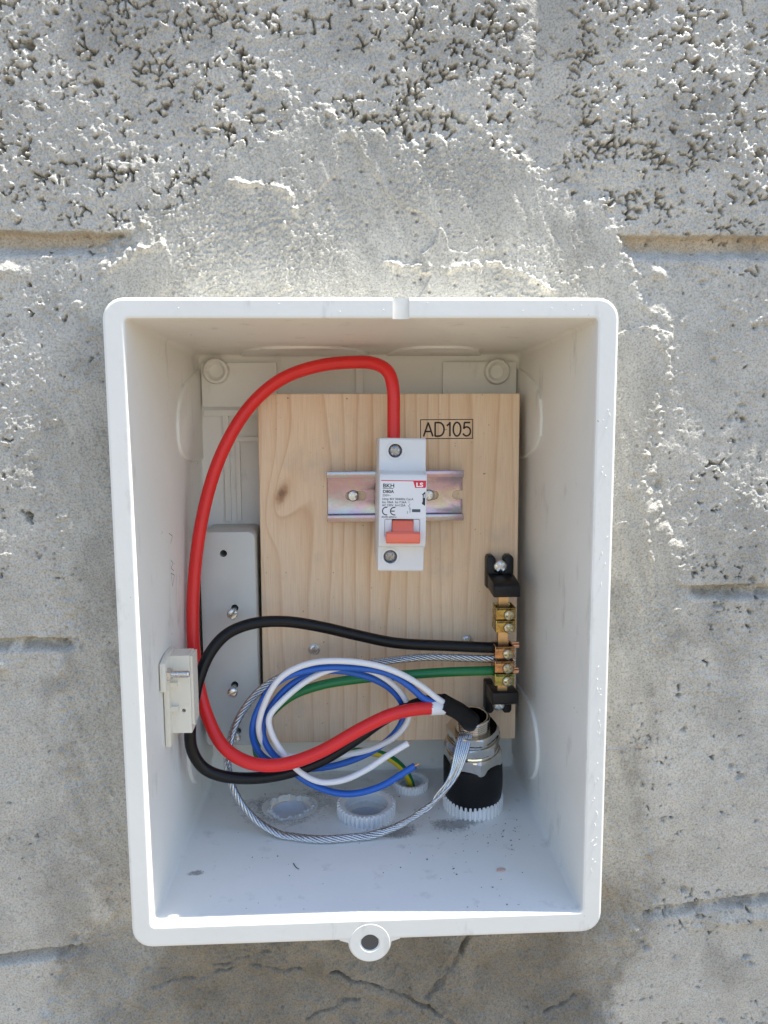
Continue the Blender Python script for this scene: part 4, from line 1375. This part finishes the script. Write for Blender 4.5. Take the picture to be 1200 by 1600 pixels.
blue = tube_obj("blue_wire", [(54.7, 83.0, -72.7), (47.7, 81.0, -70.5), (38.7, 80.0, -66.4), (27.8, 80.0, -56.6), (13.6, 80.0, -48.1), (-8.4, 80.0, -44.2), (-33.2, 80.0, -44.6), (-56.1, 81.0, -52.6), (-69.2, 83.0, -70.3), (-74.6, 86.0, -89.7), (-69.6, 90.0, -106.7), (-56.5, 93.0, -115.6), (-37.7, 95.0, -119.4), (-16.9, 96.0, -117.2), (6.2, 96.0, -107.8), (21.5, 95.0, -94.1), (26.7, 94.0, -80.8), (22.7, 92.0, -69.6), (12.8, 90.0, -59.4), (-6.3, 88.0, -50.8), (-25.2, 87.0, -48.4), (-46.3, 87.0, -55.7), (-61.3, 87.0, -71.1), (-67.9, 86.0, -87.3), (-63.9, 85.0, -100.2), (-52.7, 84.0, -112.0), (-34.6, 82.0, -124.9), (-13.5, 80.0, -130.7), (8.5, 78.0, -125.5), (24.5, 77.0, -115.7), (32.0, 76.0, -110.5)], 2.25, M_BLUE, None, 14, 1.5)
tag(blue, "blue wire coiled twice in the lower box, its cut end pointing right", "wire")
tube_obj("copper_tip", [(31.2, 76.0, -111.0), (35.0, 76.0, -108.9)], 0.6, M_COPPER, blue, 8, 1.0)
white = tube_obj("white_wire", [(56.4, 83.0, -71.5), (50.1, 80.0, -68.4), (37.4, 79.0, -57.8), (23.9, 77.0, -48.6), (8.1, 76.0, -42.0), (-12.4, 76.0, -38.6), (-35.0, 77.0, -39.7), (-53.7, 78.0, -48.6), (-64.6, 80.0, -65.4), (-70.0, 83.0, -86.0), (-65.1, 88.0, -101.5), (-51.9, 91.0, -108.1), (-27.2, 94.0, -110.5), (1.9, 95.0, -107.2), (22.2, 93.0, -95.6), (29.9, 91.0, -81.0), (25.4, 88.0, -66.9), (14.7, 85.0, -54.6), (0.0, 84.0, -46.6), (-16.7, 83.0, -45.1), (-35.5, 83.0, -52.0), (-54.5, 82.0, -66.8), (-62.9, 81.0, -77.5), (-60.2, 80.0, -90.2), (-52.9, 79.0, -102.2), (-44.6, 77.0, -111.6), (-31.3, 75.0, -118.9), (-16.7, 74.0, -118.4), (-0.8, 74.0, -111.8), (13.9, 74.0, -102.1), (27.7, 74.0, -93.8)], 2.0, M_WHITEW, None, 14, 1.5)
tag(white, "white wire coiled twice with the blue one, cut end near the gland", "wire")
tube_obj("copper_tip", [(26.9, 74.0, -94.2), (28.5, 74.0, -93.1)], 0.6, M_COPPER, white, 8, 0.6)

gpath = smooth_path([(98.6, 107.0, -57.7), (88.4, 105.0, -56.8), (57.2, 103.0, -56.4), (30.8, 102.0, -57.3), (-4.1, 101.0, -59.3), (-30.1, 100.0, -62.9), (-49.5, 99.0, -69.7), (-65.0, 100.0, -83.2), (-73.4, 102.0, -99.2), (-73.0, 106.0, -116.2), (-62.5, 110.0, -123.4), (-45.0, 114.0, -122.9), (-22.6, 118.0, -119.7), (-2.2, 122.0, -120.1), (14.0, 127.0, -125.6), (26.0, 133.0, -136.5), (33.4, 138.0, -150.0), (35.9, 140.0, -162.1), (36.4, 140.0, -173.2)], 1.6)
vs, fs, uv = tube_data(gpath, lambda t: 3.3 - 0.6 * min(1, max(0, (t - 0.3) * 3)), 24)
gy = mesh_obj("green_yellow_wire", vs, fs, M_GY, None, smooth=True)
ul = gy.data.uv_layers.new(name="uv")
seg = 24
for lp in gy.data.loops:
    vi = lp.vertex_index
    t = vi // seg / (len(gpath) - 1)
    out = (Vector(vs[vi]) - gpath[vi // seg]).normalized()
    f = min(1, max(0, (t - 0.55) * 4))
    d = (Vector((0.1, 0.45, -1)).normalized() * (1 - f) + Vector((-0.62, -0.78, 0.15)).normalized() * f).normalized()
    ul.data[lp.index].uv = (0.5 + 0.5 * out.dot(d), t)
tag(gy, "green and yellow earth wire curving from the bar into the small nut", "wire")

def bare_wire():
    root = thing("bare_stranded_wire", "bare shiny stranded metal wire looping from the gland along the floor to the bar", "wire")
    pts = [(71.0, 97.0, -93.4), (67.8, 90.0, -95.0), (64.4, 84.0, -103.1), (59.6, 80.0, -116.7), (49.9, 77.0, -130.6), (37.1, 76.0, -142.2), (17.9, 75.5, -153.0), (-5.4, 74.0, -158.6), (-30.6, 72.5, -160.5), (-54.0, 78.0, -158.0), (-73.4, 84.0, -149.5), (-85.6, 86.0, -134.4), (-91.8, 89.0, -114.6), (-89.8, 94.0, -94.5), (-81.8, 98.0, -78.4), (-68.4, 104.0, -64.4), (-47.7, 108.0, -55.8), (-17.1, 109.0, -52.7), (13.6, 108.0, -49.4), (40.0, 107.0, -46.9), (66.4, 106.0, -47.6), (89.3, 105.5, -48.8), (103.5, 105.5, -49.1)]
    path = smooth_path(pts, 1.3)
    # keep it resting on the floor, never in it
    for p in path:
        p.z = max(p.z, floor_z(p.y) + 2.5)
    T, N, B = frames(path)
    n = len(path)
    k = 7
    for s in range(k):
        sp = []
        for i, p in enumerate(path):
            t = i / (n - 1)
            fan = min(1.0, max(0.0, 1.25 - t / 0.17))
            a = 2 * math.pi * s / (k - 1) + i * 1.3 / 26 * 2 * math.pi * (1 - 0.85 * fan)
            rr = 0.0 if s == k - 1 else 1.75
            rope = N[i] * (rr * math.cos(a)) + B[i] * (rr * math.sin(a))
            side = Vector((1, 0.1, 0.18)) * ((s - 3) * 1.95 * (0.55 + 0.45 * fan))
            sp.append(p + rope * (1 - fan) + side * fan * (1 - 0.25 * fan) + Vector((0, 0.3 * math.sin(s * 2.1), 0)) * fan)
        tube_obj("strand", sp, 0.88, M_STRAND, root, seg=8, raw=True)
bare_wire()

# ================================================================= BRACKET ON THE LEFT WALL
def build_bracket():
    root = thing("latch_bracket", "small cream plastic bracket with a protruding bolt on the left inner wall", "bracket")
    xw = -side_x(48)
    f = prism_bm([(33, -24.5), (33, -41.5), (40, -43), (40, -78), (60, -78), (60, -22), (45, -22)], 'x', xw + 0.25, xw + 3.6)
    fl = bm_obj("flange", f, M_CREAM, root, bevel=0.5, smooth_angle=40)
    b = box_bm(xw + 3.5, -105.2, 45.5, 60.0, -71.5, -23.5)
    blk_ = bm_obj("block", b, M_CREAM, root, bevel=0.6, smooth_angle=40)
    vs, fs = lathe([(1.2, -1), (1.2, 4)], 16, frame_to((-109.6, 45.5, -57.5), (0, 1, 0)))
    bool_cut(blk_, [mesh_obj("cutter", vs, fs, M_CREAM)])
    bm_obj("side_rail", box_bm(-105.15, -103.8, 47.5, 61.5, -67, -24.5), M_CREAM, root, bevel=0.4)
    for z in (-40.5, -55.5):
        bm_obj("nub", box_bm(xw + 3.4, xw + 8.0, 42.5, 45.6, z - 1.5, z + 1.5), M_CREAM, root, bevel=0.5)
    # bolt
    yb, zb = 38.0, -32.3
    fr = frame_to((xw + 3.5, yb, zb), (1, 0, 0), (0, 0, 1))
    lathe_obj("nut", [(4.0, 0), (4.0, 1.0), (3.9, 2.6), (3.2, 3.0), (1.6, 3.0)], M_STEEL, root, 6, fr, angle=20)
    prof = [(2.1, 2.8)]
    h = 3.0
    while h < 12.4:
        prof += [(2.15, h), (1.8, h + 0.4)]
        h += 0.8
    prof += [(1.5, h + 0.2)]
    lathe_obj("bolt", prof, M_STEEL, root, 20, fr, angle=60)
build_bracket()

# ================================================================= SMALL DEBRIS ON THE FLOOR OF THE BOX
def debris():
    rs = random.Random(3)
    bm = bmesh.new()
    for i in range(170):
        y = rs.uniform(6, 150)
        x = rs.uniform(-108, 108)
        s = rs.choice((0.25, 0.3, 0.4, 0.55, 0.3))
        if rs.random() < 0.55:
            x, y = rs.gauss(80, 22), rs.gauss(88, 26)
        if not (5 < y < 155 and -110 < x < 110):
            continue
        if any(math.hypot(x - h[0], y - h[1]) < h[2] + 8 for h in (HOLE_MED, HOLE_GLD, HOLE_SML, HOLE_RAG)):
            continue
        M = Matrix.Translation((x, y, floor_z(y) + s * 0.3)) @ Matrix.Rotation(rs.uniform(0, 3), 4, 'Z') @ Matrix.Diagonal((s * rs.uniform(0.7, 1.8), s, s * 0.6, 1))
        bmesh.ops.create_icosphere(bm, subdivisions=1, radius=1.0, matrix=M)
    o = bm_obj("grit", bm, M_DIRT)
    tag(o, "dark grit specks scattered over the box floor", "grit", None, "stuff")
    # thin dark fibres
    f1 = tube_obj("fibre", [(-46.6, 52.0, -155.8), (-44.8, 48.0, -157.3), (-42.7, 46.0, -158.7)], 0.35, M_PENCIL, None, 6)
    for v in f1.data.vertices: v.co.z = (floor_z(v.co.y / MM) + 0.4) * MM + (v.co.z * 0)
    tag(f1, "short dark fibre on the box floor under the bare wire loop", "fibre")
    c = prism_bm([(-3, -1.5), (-1, -2.2), (2.4, -1.2), (3.0, 0.8), (0.6, 2.0), (-2.4, 1.2)], 'z', 0, 0.9)
    o = bm_obj("plaster_chip", c, M_CHIP, bevel=0.2)
    o.location = (82.5 * MM, 39 * MM, (floor_z(39) + 0.05) * MM)
    tag(o, "small pinkish chip lying at the right of the box floor", "chip")
debris()
